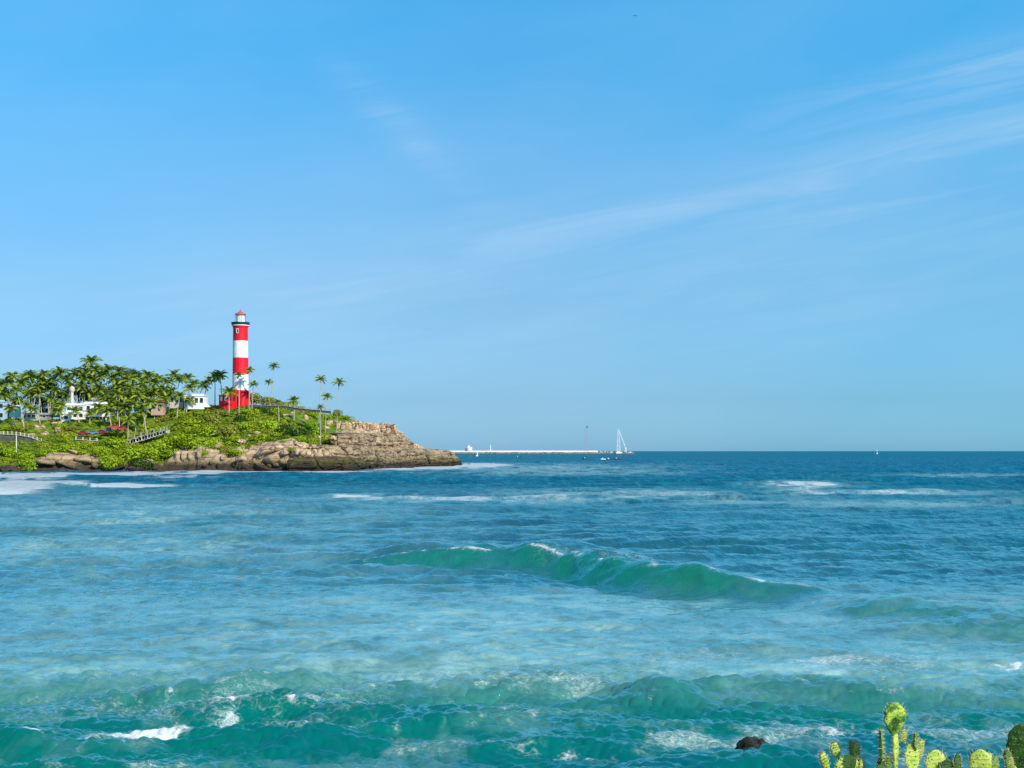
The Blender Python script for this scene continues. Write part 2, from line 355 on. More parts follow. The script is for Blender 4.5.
# ------------------------------------------------------------------ sea
def seg_ridge(X, Y, pts):
    """signed distance across a crest polyline given as (px, Y, height) rows; positive toward the shore we stand on"""
    P = np.array([(wx(p, y), y, a) for p, y, a in pts])
    yc = np.interp(X, P[:, 0], P[:, 1]); a = np.interp(X, P[:, 0], P[:, 2], left=0, right=0)
    dy = np.gradient(P[:, 1], P[:, 0]); sl = np.interp(X, P[:, 0], dy)
    return (yc - Y) / np.sqrt(1 + sl ** 2), a
def rows_from(pyl): return H0 * F / (np.asarray(pyl, float) - HY)
yl = [7.6]
while yl[-1] < 60000:
    y_ = yl[-1]; q_ = y_ * y_ / (H0 * F)
    yl.append(y_ + (q_ * 6 if y_ < 28 else min(q_ * 0.55, 0.0042 * y_ if y_ < 1500 else (0.012 * y_ if y_ < 6000 else 0.08 * y_))))
yr = np.array(yl)[::-1]; so = H0 * F / yr
cpx = np.concatenate([np.arange(-1400, -60, 14.0), np.arange(-60, 1086, 1.5), np.arange(1086, 2450, 14.0)])
SY, SPX = np.meshgrid(yr, cpx, indexing='ij'); SX = (SPX - 512) / F * SY
dyg = np.abs(np.gradient(yr))[:, None] * np.ones_like(SX)
pyg = HY + H0 * F / SY
WR = np.random.default_rng(21)
Zs = np.zeros_like(SX); DX = np.zeros_like(SX); DYv = np.zeros_like(SX)
calm = 0.50 + 0.50 * sst(672, 700, pyg + (fbm(SX / 9, SY / 9, 3) - 0.5) * 50) + 0.84 * (1 - sst(548, 598, pyg)) + 0.14 * sst(700, 1000, SPX) * (pyg > 580)
calm = np.clip(calm, 0.14, 1.0)
patch = 0.55 + 0.9 * fbm(SX / 11 + 5, SY / 11, 3)
nW = 150
for i in range(nW):
    lam = 0.22 * (30 / 0.22) ** (i / (nW - 1)) * WR.uniform(0.9, 1.1)
    th = WR.normal(0, 0.30 if lam > 3 else (0.6 if lam > 1 else 1.0)) - math.pi / 2 + 0.14
    k = 2 * math.pi / lam; amp = 0.0100 * lam ** 0.75 * WR.uniform(0.6, 1.3) * (1.25 if lam < 0.9 else 0.85)
    if lam > 14: amp *= 0.6
    msk = sst(1.6, 3.5, lam / dyg)
    use = np.where(msk.max(axis=1) > 0)[0]
    if len(use) == 0: continue
    r = slice(use.min(), use.max() + 1)
    wx_ = SX[r] + (1.2 if lam > 2 else 0.25) * lam ** 0.5 * (vnoise(SX[r] / (lam * 2.5) + i, SY[r] / (lam * 2.5)) - 0.5) * 2
    ph = k * (wx_ * math.cos(th) + SY[r] * math.sin(th)) + WR.uniform(0, 6.28)
    a = amp * msk[r] * calm[r] * patch[r] * (1.0 if lam < 7 else (0.35 + 0.65 * sst(70, 110, SY[r])))
    Zs[r] += a * np.sin(ph); q = 0.75 * a * np.cos(ph); DX[r] -= q * math.cos(th); DYv[r] -= q * math.sin(th)
foam = np.zeros_like(SX); film = np.zeros_like(SX); turb = np.zeros_like(SX)
nA = fbm(SX / 2.2, SY / 2.2, 4); nB = fbm(SX / 0.45, SY / 0.6, 4, 0.6); nC = fbm(SX / 14 + 3, SY / 20, 4)
def crest(pts, wf, wb, foam_s=0.0, foam_w=0.5, green=1.0, lean=0.35, trough=0.25):
    global Zs, DYv, foam, turb
    s, a = seg_ridge(SX, SY, pts)
    s = s + (fbm(SX / 3.1 + 7, SY / 5, 3) - 0.5) * 1.6
    a = a * (0.72 + 0.56 * fbm(SX / 2.4, SY / 9 + 3, 3))
    front = np.where(s > 0, np.exp(-(s / wf) ** 2 * 1.4), np.exp(-(s / wb) ** 2 * 1.4))
    Zs += a * front - trough * a * np.exp(-((s - 1.9 * wf) / (1.1 * wf)) ** 2)
    DYv -= a * lean * np.exp(-(s / (wf * 0.8)) ** 2)
    gm = np.clip(a / 1.0, 0, 1) * np.exp(-((s - 0.55 * wf) / (0.9 * wf)) ** 2)
    turb = np.maximum(turb, green * gm)
    if foam_s > 0:
        f = np.exp(-((s - 0.05) / foam_w) ** 2) * foam_s * np.clip(a * 1.6, 0, 1) * sst(0.40, 0.66, nA + 0.9 * (nB - 0.5))
        foam = np.maximum(foam, f)
P_ = lambda px, py, z: (px, (H0 - z) * F / (py - HY), z)      # crest point seen at px, py with height z
crest([P_(330, 566, 0.05), P_(385, 556, 0.4), P_(430, 550, 0.72), P_(470, 548, 0.88), P_(505, 551, 0.70), P_(545, 549, 0.95), P_(600, 553, 1.1), P_(650, 560, 1.1), P_(700, 568, 1.0), P_(760, 579, 0.62), P_(820, 590, 0.3), P_(870, 600, 0.0)], 2.0, 5.5, 0.62, 0.35, 0.85)
crest([P_(780, 604, 0.0), P_(850, 598, 0.5), P_(905, 599, 0.6), P_(980, 608, 0.4), P_(1060, 616, 0.1)], 2.6, 3.5, 0.0, 0.4, 0.9)
crest([P_(840, 632, 0.0), P_(900, 622, 0.30), P_(1000, 618, 0.42), P_(1120, 612, 0.3)], 1.8, 2.6, 0.0, 0.4, 0.9)
crest([P_(330, 700, 0.0), P_(420, 690, 0.28), P_(480, 683, 0.32), P_(560, 676, 0.48), P_(610, 674, 0.5), P_(670, 688, 0.28), P_(720, 700, 0.0)], 1.1, 2.2, 0.3, 0.15, 0.7)
crest([P_(560, 705, 0.0), P_(650, 690, 0.3), P_(740, 672, 0.36), P_(800, 676, 0.32), P_(870, 690, 0.15), P_(960, 700, 0.0)], 1.2, 2.2, 0.25, 0.15, 0.6)
crest([P_(690, 652, 0.0), P_(760, 640, 0.25), P_(830, 646, 0.2), P_(930, 660, 0.0)], 1.1, 2.0, 0.15, 0.2, 0.5)
crest([P_(-80, 722, 0.5), P_(0, 726, 0.5), P_(50, 732, 0.42), P_(110, 741, 0.25), P_(170, 748, 0.0)], 0.8, 1.3, 1.2, 0.16, 0.9)
crest([P_(150, 712, 0.1), P_(215, 700, 0.45), P_(262, 694, 0.55), P_(300, 690, 0.68), P_(335, 694, 0.60), P_(400, 704, 0.42), P_(520, 706, 0.22), P_(600, 716, 0.1)], 0.95, 1.5, 0.7, 0.15, 0.9)
crest([P_(60, 700, 0.0), P_(120, 690, 0.3), P_(220, 684, 0.42), P_(310, 676, 0.4), P_(360, 684, 0.1)], 0.9, 1.5, 0.5, 0.18, 0.6)
crest([P_(100, 738, 0.0), P_(210, 728, 0.35), P_(300, 722, 0.5), P_(380, 716, 0.5), P_(470, 714, 0.3), P_(560, 722, 0.0)], 0.7, 1.1, 0.4, 0.2, 0.9, 0.3)
crest([P_(400, 756, 0.0), P_(470, 742, 0.24), P_(560, 736, 0.28), P_(660, 744, 0.2), P_(760, 752, 0.0)], 0.6, 1.0, 0.3, 0.2, 0.6)
crest([P_(-60, 776, 0.4), P_(40, 764, 0.45), P_(160, 768, 0.4), P_(300, 780, 0.2), P_(400, 790, 0.0)], 0.6, 1.0, 0.5, 0.2, 0.6)
crest([P_(250, 548, 0.05), P_(350, 542, 0.35), P_(430, 541, 0.4), P_(520, 546, 0.1)], 3.0, 4.0, 0.0, 0.5, 0.3)
crest([P_(0, 486, 0.2), P_(60, 484, 0.9), P_(120, 484, 0.5), P_(200, 486, 0.1)], 5.0, 9.0, 0.8, 1.5, 0.3)
# foam patches on the water: (px, py, half width px, half height px, amount)
def fpatch(px, py, rx, ry, s, kind='foam', nz=None, lo=0.42, hi=0.62):
    global foam, film
    g = np.exp(-(((SPX - px) / rx) ** 2 + ((pyg - py) / ry) ** 2)); nz = nA if nz is None else nz
    nz = nz + (0.55 * (nB - 0.5) if nz is nA else 0); f = np.clip(g * 1.5, 0, 1) * sst(lo, hi, nz + (g - 0.5) * 0.25) * s
    if kind == 'foam': foam = np.maximum(foam, f)
    else: film = np.maximum(film, f)
nF = fbm(SPX / 14, pyg / 2.2, 4)         # broken lines seen from far: fine in depth
nF = fbm(SX / 4 + 2, SY / 12, 6, 0.65); nG = fbm(SX / 5 + 0.6 * np.sin(SY / 9) + 4, SY / 9, 6, 0.75)
for p in [(415, 467.8, 50, 1.8, 1.3), (472, 466, 30, 2.0, 1.3), (385, 469.2, 34, 1.6, 1.1), (330, 472.2, 40, 1.0, 1.0), (250, 472.2, 40, 1.0, 1.0), (200, 472, 30, 1.0, 1.0), (140, 473.5, 40, 1.4, 0.9),
          (40, 475, 110, 1.5, 1.5), (90, 474, 50, 1.0, 1.3), (0, 477, 60, 2.4, 1.5), (20, 485, 60, 3.0, 1.6), (80, 487, 80, 1.4, 1.4), (0, 490, 40, 3.2, 1.4), (170, 474, 60, 1.0, 1.2), (430, 466.5, 50, 1.6, 1.6), (480, 465, 26, 1.4, 1.4)]:
    fpatch(*p, nz=nF, lo=0.2, hi=0.5)
for p in [(250, 712, 200, 20, 0.22), (480, 685, 160, 7, 0.2), (800, 660, 200, 12, 0.22), (850, 735, 170, 20, 0.26), (540, 750, 160, 8, 0.16), (640, 566, 90, 5, 0.2), (120, 698, 160, 6, 0.18)]: fpatch(*p, lo=0.40, hi=0.7)
fpatch(180, 478, 50, 2.5, 0.5, nz=nF, lo=0.4, hi=0.6)
for p in [(520, 468, 110, 3, 0.45), (560, 473, 90, 2, 0.4), (800, 486, 34, 3.6, 1.0), (860, 493, 90, 2.2, 0.7), (520, 500, 190, 2.8, 0.6), (370, 497, 40, 2.0, 0.8), (620, 494, 90, 2.6, 0.5), (960, 476, 50, 1.4, 0.5), (930, 505, 130, 2.0, 0.35), (760, 503, 70, 2.0, 0.35)]:
    fpatch(p[0], p[1], p[2] * 1.3, p[3] * 1.2, p[4] * 0.75, nz=nG, lo=0.46, hi=0.72); fpatch(p[0], p[1], p[2] * 1.6, p[3] * 1.6, 0.36, 'film', nz=nG, lo=0.36, hi=0.6)
for p in [(230, 722, 16, 6, 0.45), (150, 742, 45, 5, 0.8), (90, 735, 40, 3, 0.7), (270, 741, 50, 6, 0.8), (300, 712, 26, 10, 0.35), (480, 675, 50, 4, 0.45), (585, 690, 22, 10, 0.28), (680, 742, 50, 6, 0.34), (830, 658, 60, 4, 0.4), (1010, 662, 26, 7, 0.55), (860, 735, 80, 10, 0.45), (960, 735, 80, 9, 0.3), (765, 745, 40, 9, 0.35), (660, 612, 40, 3, 0.1), (450, 750, 90, 7, 0.2), (560, 755, 60, 5, 0.5)]:
    fpatch(*p)
# milky film left by spent waves on calm water, plus painted-in sky reflection
mid = sst(578, 606, pyg) * (1 - sst(670, 716, pyg)) + (0.30 + 0.55 * (1 - sst(150, 520, SPX))) * sst(480, 515, pyg) * (1 - 0.7 * sst(300, 700, SPX)) * (pyg < 600) * (1 - sst(575, 600, pyg)) 
film = np.maximum(film, np.clip(mid, 0, 1) * np.clip(0.72 + 1.3 * (nC - 0.5), 0, 1) * (0.50 + 0.38 * sst(0.36, 0.60, fbm(SX / 3.0, SY / 3.0, 6, 0.62))))
film = np.maximum(film, 0.18 * sst(690, 720, pyg) * sst(0.46, 0.70, nA + 0.5 * (nB - 0.5))) * np.exp(-2.0 * turb)
# stretched streaks
turb = np.clip(np.maximum(turb, 0.40 * sst(0.42, 0.62, nC) * sst(630, 690, pyg) + 0.12 * sst(560, 660, pyg)), 0, 1)
# little slicks and crests of the chop carry flecks
chop = Zs - 0
foam = np.maximum(foam, 0.36 * sst(0.08, 0.30, Zs) * sst(0.60, 0.74, nB * 0.7 + nA * 0.3) * sst(655, 690, pyg))
Zs += foam * 0.05 * (nB - 0.3) * (pyg > 540)
dist = SY
Vs = np.stack([SX + DX, SY + DYv, Zs], -1).reshape(-1, 3)
m = bpy.data.materials.new('sea_water'); m.use_nodes = True; t = m.node_tree; t.nodes.clear()
o_ = N(t, 'ShaderNodeOutputMaterial'); g = N(t, 'ShaderNodeNewGeometry')
aF = N(t, 'ShaderNodeAttribute', attribute_name='foam'); aS = N(t, 'ShaderNodeAttribute', attribute_name='film'); aT = N(t, 'ShaderNodeAttribute', attribute_name='turb')
def noise(sc, det=5, rough=0.55, dist_=0.0, stretch=(1, 1, 1), vec=None):
    n = N(t, 'ShaderNodeTexNoise'); n.inputs['Scale'].default_value = sc; n.inputs['Detail'].default_value = det; n.inputs['Roughness'].default_value = rough; n.inputs['Distortion'].default_value = dist_
    mp = N(t, 'ShaderNodeMapping'); mp.inputs['Scale'].default_value = stretch; L(t, vec or g.outputs['Position'], mp.inputs[0]); L(t, mp.outputs[0], n.inputs['Vector']); return n.outputs[0]
cd = N(t, 'ShaderNodeVectorMath', operation='LENGTH'); L(t, g.outputs['Position'], cd.inputs[0]); D = cd.outputs['Value']   # metres from this shore
farm = M_(t, 'DIVIDE', M_(t, 'SUBTRACT', D, 60.0), 240.0, clamp=True)
nb1 = noise(3.2, 4, 0.5, 0.3, (0.8, 1.0, 1)); nb2 = noise(0.75, 4, 0.5, 0.3, (0.9, 0.4, 1)); nb3 = noise(0.02, 6, 0.6, 0.2, (0.4, 1.0, 1)); nb4 = noise(0.07, 7, 0.62, 0.3, (0.35, 1.0, 1))
nb5 = noise(0.22, 7, 0.66, 0.4, (1.0, 0.5, 1)); nb6 = noise(0.5, 7, 0.72, 0.3, (0.8, 0.22, 1))
midm = M_(t, 'DIVIDE', M_(t, 'SUBTRACT', D, 40.0), 60.0, clamp=True)
bp1 = N(t, 'ShaderNodeBump'); bp1.inputs['Distance'].default_value = 0.045; L(t, nb1, bp1.inputs['Height']); bp1.inputs['Strength'].default_value = 1.0
bp3 = N(t, 'ShaderNodeBump'); bp3.inputs['Distance'].default_value = 0.55; L(t, nb2, bp3.inputs['Height']); L(t, M_(t, 'MULTIPLY_ADD', midm, 0.85, 0.15), bp3.inputs['Strength']); L(t, bp1.outputs[0], bp3.inputs['Normal'])
bp2 = N(t, 'ShaderNodeBump'); bp2.inputs['Distance'].default_value = 0.8; L(t, nb5, bp2.inputs['Height']); L(t, farm, bp2.inputs['Strength']); L(t, bp3.outputs[0], bp2.inputs['Normal'])
deep = mix(t, M_(t, 'DIVIDE', D, 500.0, clamp=True), (0.0, 0.105, 0.125), (0.0, 0.115, 0.215))
deep = mix(t, M_(t, 'MULTIPLY', M_(t, 'SUBTRACT', nb3, 0.35), 1.6, clamp=True), deep, (0.0, 0.135, 0.21))
deep = mix(t, M_(t, 'MULTIPLY', M_(t, 'SUBTRACT', nb4, 0.5), 4.0, clamp=True), deep, (0.0, 0.040, 0.085))
deep = mix(t, M_(t, 'MULTIPLY', M_(t, 'MULTIPLY', M_(t, 'SUBTRACT', nb6, 0.50), 5.0, clamp=True), farm), deep, (0.02, 0.24, 0.36))  # light reflection streaks of the far waves, painted into the water colour
deep = mix(t, M_(t, 'MULTIPLY', M_(t, 'MULTIPLY', M_(t, 'SUBTRACT', 0.47, nb6), 5.0, clamp=True), farm), deep, (0.0, 0.05, 0.12))  # darker wave faces between them, painted in the same way
deep = mix(t, M_(t, 'MULTIPLY', aT.outputs['Fac'], 0.75), deep, (0.003, 0.25, 0.125))
film_sky_c = (0.40, 0.68, 0.63)
nfl = noise(1.4, 7, 0.65, 0.8, (0.5, 0.5, 1)); nfw = noise(7.0, 6, 0.74, 1.2, (0.7, 1.0, 1))
fl = M_(t, 'MULTIPLY', aS.outputs['Fac'], ramp(t, nfl, [(0.36, (0.45,) * 3), (0.56, (1.0,) * 3)]).outputs[0], clamp=True)
body = mix(t, M_(t, 'MULTIPLY', fl, 0.95), deep, film_sky_c)
dif = N(t, 'ShaderNodeBsdfDiffuse'); L(t, body, dif.inputs[0])
upn = N(t, 'ShaderNodeVectorMath', operation='MULTIPLY_ADD'); upn.inputs[1].default_value = (0.4, 0.4, 0.4); upn.inputs[2].default_value = (0, 0, 0.6); L(t, bp2.outputs[0], upn.inputs[0])
upm = N(t, 'ShaderNodeVectorMath', operation='NORMALIZE'); L(t, upn.outputs[0], upm.inputs[0]); L(t, upm.outputs[0], dif.inputs['Normal'])
gl = N(t, 'ShaderNodeBsdfGlossy'); gl.inputs['Roughness'].default_value = 0.05; L(t, bp2.outputs[0], gl.inputs['Normal'])
gl.inputs['Color'].default_value = (0.62, 0.96, 0.93, 1)
lw = N(t, 'ShaderNodeLayerWeight'); lw.inputs['Blend'].default_value = 0.5; L(t, bp2.outputs[0], lw.inputs['Normal'])
p3 = M_(t, 'POWER', M_(t, 'DIVIDE', M_(t, 'SUBTRACT', lw.outputs['Facing'], 0.36), 0.60, clamp=True), 2.3)
fr = M_(t, 'MULTIPLY_ADD', p3, 0.82, 0.02)
fr = M_(t, 'MULTIPLY', fr, M_(t, 'MULTIPLY_ADD', farm, -0.80, 1.0))
wsh = N(t, 'ShaderNodeMixShader'); L(t, fr, wsh.inputs[0]); L(t, dif.outputs[0], wsh.inputs[1]); L(t, gl.outputs[0], wsh.inputs[2])
fo = N(t, 'ShaderNodeBsdfDiffuse'); fo.inputs[0].default_value = (0.80, 0.82, 0.80, 1); L(t, bp1.outputs[0], fo.inputs['Normal'])
nff = noise(0.35, 8, 0.72, 0.6, (0.35, 0.8, 1))
nmx = N(t, 'ShaderNodeMix', data_type='FLOAT'); L(t, farm, nmx.inputs[0]); L(t, nfw, nmx.inputs[2]); L(t, nff, nmx.inputs[3])
vd = N(t, 'ShaderNodeVectorMath', operation='MULTIPLY_ADD'); ndd = N(t, 'ShaderNodeTexNoise'); ndd.inputs['Scale'].default_value = 1.3; ndd.inputs['Detail'].default_value = 4; L(t, g.outputs['Position'], ndd.inputs['Vector']); L(t, ndd.outputs['Color'], vd.inputs[0]); vd.inputs[1].default_value = (1.1, 1.1, 0); L(t, g.outputs['Position'], vd.inputs[2])
vm = N(t, 'ShaderNodeMapping'); vm.inputs['Scale'].default_value = (1.1, 2.2, 0.0); L(t, vd.outputs[0], vm.inputs[0])
vl = N(t, 'ShaderNodeTexVoronoi', feature='DISTANCE_TO_EDGE'); vl.inputs['Scale'].default_value = 1.5; L(t, vm.outputs[0], vl.inputs['Vector'])
lines = M_(t, 'MULTIPLY', ramp(t, vl.outputs['Distance'], [(0.0, (1,) * 3), (0.10, (0,) * 3)]).outputs[0], ramp(t, nfw, [(0.42, (0,) * 3), (0.6, (1,) * 3)]).outputs[0])
lace = M_(t, 'ADD', M_(t, 'MULTIPLY', nmx.outputs[0], 1.15), M_(t, 'MULTIPLY', aF.outputs['Fac'], 0.55))
fm = M_(t, 'MULTIPLY', ramp(t, lace, [(0.66, (0,) * 3), (1.05 - 0.06, (1,) * 3)]).outputs[0], M_(t, 'MULTIPLY', aF.outputs['Fac'], 2.0, clamp=True))
fm = M_(t, 'MAXIMUM', fm, M_(t, 'MULTIPLY', M_(t, 'MULTIPLY', lines, 0.8), M_(t, 'MULTIPLY', aF.outputs['Fac'], 2.5, clamp=True)))
fm = M_(t, 'MULTIPLY', fm, M_(t, 'MULTIPLY_ADD', farm, -0.45, 0.95))
fs = N(t, 'ShaderNodeMixShader'); L(t, fm, fs.inputs[0]); L(t, wsh.outputs[0], fs.inputs[1]); L(t, fo.outputs[0], fs.inputs[2]); L(t, fs.outputs[0], o_.inputs[0])
sea = obj('sea_water', np_mesh('sea_water', Vs, grid_faces(*SX.shape)[:, ::-1], [m], True, {'foam': foam.ravel(), 'film': film.ravel(), 'turb': turb.ravel()}))
tag(sea, kind='structure')

# ------------------------------------------------------------------ near bank (below the frame) the cacti grow on
bx, by = np.meshgrid(np.arange(-30, 40, 0.5), np.arange(-14, 31, 0.4))
bz = np.interp(by, [-14, 0, 6, 10, 13, 17, 23, 31], [6.4, 5.4, 4.9, 4.2, 3.4, 1.9, -0.4, -3.0]) + (fbm(bx / 2, by / 2, 4) - 0.5) * 0.5
BANK = mat('bank_soil', (0.20, 0.14, 0.08), 0.95, 0.5, 1.2, 0.5)
bank = obj('near_bank_ground', np_mesh('near_bank_ground', np.stack([bx, by, bz], -1).reshape(-1, 3), grid_faces(*bx.shape), [BANK], True)); tag(bank, kind='structure')
def bank_z(y): return float(np.interp(y, [-14, 0, 6, 10, 13, 17, 23, 31], [6.4, 5.4, 4.9, 4.2, 3.4, 1.9, -0.4, -3.0]))

# ------------------------------------------------------------------ boulders
def boulder_mesh(seed, material, sub=4, rough=0.06):
    import bmesh
    r = np.random.default_rng(seed); bm = bmesh.new(); bmesh.ops.create_icosphere(bm, subdivisions=sub, radius=1.0)
    V = np.array([v.co[:] for v in bm.verts])
    for _ in range(16):
        n = r.normal(size=3); n /= np.linalg.norm(n); c = r.uniform(0.55, 0.9); dd = V @ n
        V = V - np.outer(np.clip(dd - c, 0, None), n) * 0.93
    V = V * (1 + rough * 2 * (fbm(V[:, 0] * 2.5 + seed, V[:, 1] * 2.5 + V[:, 2] * 2, 3) - 0.5))[:, None]
    V /= np.abs(V).max(axis=0)
    for v, p in zip(bm.verts, V): v.co = p
    me = bpy.data.meshes.new('boulder'); bm.to_mesh(me); bm.free(); me.materials.append(material)
    for p in me.polygons: p.use_smooth = True
    return me
BM = [boulder_mesh(s, ROCK, 3) for s in range(10)]
def land(p):
    for lim, nm in ((40, 'the balustrade'), (110, 'the two-storey house'), (172, 'the stepped path'), (216, 'the crest house'), (262, 'the lighthouse'), (300, 'the crest wall'), (345, 'the lone palms'), (400, 'the bare rock end')):
        if p < lim: return nm
    return 'the outermost tip'
def ordn(i): return ['first', 'second', 'third', 'fourth', 'fifth', 'sixth', 'seventh', 'eighth', 'ninth', 'tenth', 'eleventh', 'twelfth', 'thirteenth', 'fourteenth', 'fifteenth', 'sixteenth', 'seventeenth', 'eighteenth', 'nineteenth', 'twentieth'][i] if i < 20 else str(i + 1) + 'th'
def label_runs(items, fmt, cat, group):
    """items: (object, px, py, descriptor, landmark); numbers each from the left inside its landmark run"""
    runs = {}
    for it in items: runs.setdefault((it[3], it[4]), []).append(it)
    for (ds, lm), its in runs.items():
        its.sort(key=lambda q: q[1])
        for i, it in enumerate(its):
            s = fmt.format(d=ds, lm=lm); s += (', ' + ordn(i) + ' from left') if len(its) > 1 else ''
            tag(it[0], s, cat, group)
boul = []
def surfY(px, py, lo=455.0, hi=640.0):
    """distance at which the ground is first seen at px, py"""
    yy = np.arange(lo, hi, 0.5); zz = ground((px - 512) / F * yy, yy); ray = H0 + (HY - py) / F * yy
    k = np.where(zz >= ray)[0]; return float(yy[k[0]]) if len(k) else None
def put_boulder(px, py, w, h, Y=None, rot=None, dep=None):
    Y = Y or surfY(px, py) or surfY(px, py + 3) or surfY(px, py + 6)
    if Y is None: return
    s = Y / F; x = wx(px, Y); z = wz(py, Y)
    o = obj('boulder', random.choice(BM), None, (x, Y - 0.05 * w * s, z), (random.uniform(-.25, .25), random.uniform(-.25, .25), random.uniform(0, 6.28)) if rot is None else rot,
            (w * s / 2, (dep or (w * 0.9)) * s / 2, h * s / 2))
    zone = 'at the waterline' if py > 462 else ('on the lower rocks' if py > 446 else 'high on the slope')
    big = 'broad' if w > h * 1.5 else ('upright' if h > w * 1.15 else 'rounded')
    boul.append((o, px, py, big + ' tan boulder ' + zone, land(px)))
# hand-placed ones seen in the photograph
for p in [(60, 459, 34, 12), (84, 462, 26, 12), (46, 463, 20, 10), (70, 465, 30, 9), (97, 466, 12, 7), (75, 453, 22, 6), (118, 468, 26, 5), (6, 470, 16, 6), (136, 469, 18, 5),
          (177, 458, 8, 15), (185, 457, 9, 13), (190, 458, 6, 13), (199, 455, 7, 15), (204, 452, 5, 10), (166, 465, 8, 6), (212, 463, 9, 9), (220, 467, 11, 8), (155, 468, 12, 5), (206, 466, 8, 6),
          (242, 459, 13, 10), (262, 456, 8, 9), (254, 462, 9, 9), (272, 460, 22, 14), (284, 462, 12, 10), (246, 467, 12, 7), (262, 467, 20, 8), (296, 462, 20, 8), (268, 450, 34, 8), (243, 442, 15, 6), (257, 434, 11, 6), (249, 437, 6, 6),
          (300, 446, 16, 8), (306, 455, 12, 9), (318, 456, 10, 8), (327, 455, 8, 9), (313, 447, 10, 6), (286, 452, 14, 8), (219, 447, 10, 10), (223, 458, 8, 6),
          (286, 416, 10, 5), (293, 414, 7, 6), (306, 418, 6, 7), (302, 412, 6, 4), (328, 423, 7, 6), (326, 428, 8, 4),
          (393.5, 430, 12.5, 12, 592), (383, 429, 7, 8, 580), (388, 431, 7, 7, 586)]:
    put_boulder(*p)
# big blocks of the stepped end
for i in range(15): put_boulder(338 + i * 3.7 + random.uniform(-.8, .8), 427.5 + i * 0.1 + random.uniform(-.8, .8), random.uniform(5, 7.5), random.uniform(11, 14))
for i in range(7): put_boulder(330 + i * 5.5, 422.5 + i * 0.7, random.uniform(5, 9), random.uniform(5, 7))
for i in range(5): put_boulder(320 + i * 6.0 + random.uniform(-1.5, 1.5), 440 + random.uniform(-1.5, 1.5), random.uniform(5, 9), random.uniform(6, 9))
for i in range(5): put_boulder(296 + i * 8.0 + random.uniform(-2, 2), 454 + random.uniform(-3, 2), random.uniform(6, 11), random.uniform(6, 11))
for i in range(9): put_boulder(225 + i * 8.5 + random.uniform(-2, 2), 467 - 0.0 * i + random.uniform(-2, 1), random.uniform(6, 12), random.uniform(3, 6))
for i in range(12): put_boulder(22 + random.uniform(8, 38), 423 + random.uniform(0, 14), random.uniform(5, 10), random.uniform(5, 9))
# long flat-topped ledges of the rocky end
def ledge(path, back, seed, label, rough=1.0, mt_=None):
    """path: (px, Y, py of the top edge, z of the foot)"""
    P = np.array([(wx(p, y), y, wz(q, y), f) for p, y, q, f in path]); L_ = np.r_[0, np.cumsum(np.hypot(*np.diff(P[:, :2], axis=0).T))]
    u = np.arange(0, L_[-1], 0.35); x = np.interp(u, L_, P[:, 0]); y = np.interp(u, L_, P[:, 1]); zt_ = np.interp(u, L_, P[:, 2]); zb = np.interp(u, L_, P[:, 3])
    x = np.convolve(np.pad(x, 12, 'edge'), np.ones(25) / 25, 'valid'); y = np.convolve(np.pad(y, 12, 'edge'), np.ones(25) / 25, 'valid')
    nx, ny = np.gradient(y), -np.gradient(x); ln = np.hypot(nx, ny); nx, ny = nx / ln, ny / ln      # outward
    nv = 34; V = []
    for j in range(nv + 9):
        if j < nv:
            q = j / (nv - 1); z = zb + (zt_ - zb) * q; bulge = 0.9 * math.sin(q * 2.6) - 0.6 * sst(0.86, 1.0, q)
            c1, c2, cv = cell((u + seed) / 7.5, z / 7.0 + seed); f1, f2, fv = cell((u + seed) / 1.7, z / 1.5 + seed)
            off = bulge + rough * ((cv - 0.5) * 1.3 - 1.1 * (1 - sst(0.02, 0.09, c2 - c1)) + (fbm(u / 9 + seed, z / 0.8, 5, 0.6) - 0.5) * 2.2)
            off = off + 0.5 * (vnoise(u / 30 + seed, z * 1.3) - 0.5)
            V.append(np.stack([x + nx * off, y + ny * off, z], -1))
        else:
            r = (j - nv + 1) / 9 * back; V.append(np.stack([x - nx * r, y - ny * r, zt_ + 0.25 + 0.02 * r + (fbm(u / 3 + r, u * 0 + r + seed, 3) - 0.5) * 0.7], -1))
    V = np.array(V); n = V.shape[1]
    o = obj('rock_ledge', np_mesh('rock_ledge', V.reshape(-1, 3), grid_faces(V.shape[0], n), [mt_ or ROCKM], False)); tag(o, label, 'rock ledge', 'rock ledges of the headland')
ledge([(284, 472, 462, -1), (296, 472, 458.5, -1), (320, 471, 458, -1), (345, 476, 457.5, -1), (362, 488, 459, -1), (372, 500, 464, -1)], 9, 3.0, 'lowest dark ledge at the waterline with an olive stained top', 0.7, ROCKT)
ledge([(298, 484, 449, 0), (320, 484, 446.8, 0), (348, 487, 446.3, -1), (368, 512, 446.6, -1), (385, 543, 447, -1), (400, 564, 447.6, -1), (420, 592, 448.8, -1), (436, 610, 450, -1), (447, 622, 450.5, -1), (454, 632, 452.5, -1), (458.5, 640, 459, -1), (460.5, 648, 464, -1)], 13, 11.0, 'long flat-topped brown ledge running out to the tip of the headland')
ledge([(334, 501, 437, 6), (348, 502, 434.5, 6), (366, 526, 434, 6), (384, 555, 434.2, 6), (396, 573, 435, 6), (404, 586, 436.5, 6), (409, 596, 440, 6), (413, 604, 444, 6)], 9, 23.0, 'middle flat-topped ledge under the stacked tan blocks')
label_runs(boul, '{d}, near {lm}', 'boulder', 'boulders on the headland')

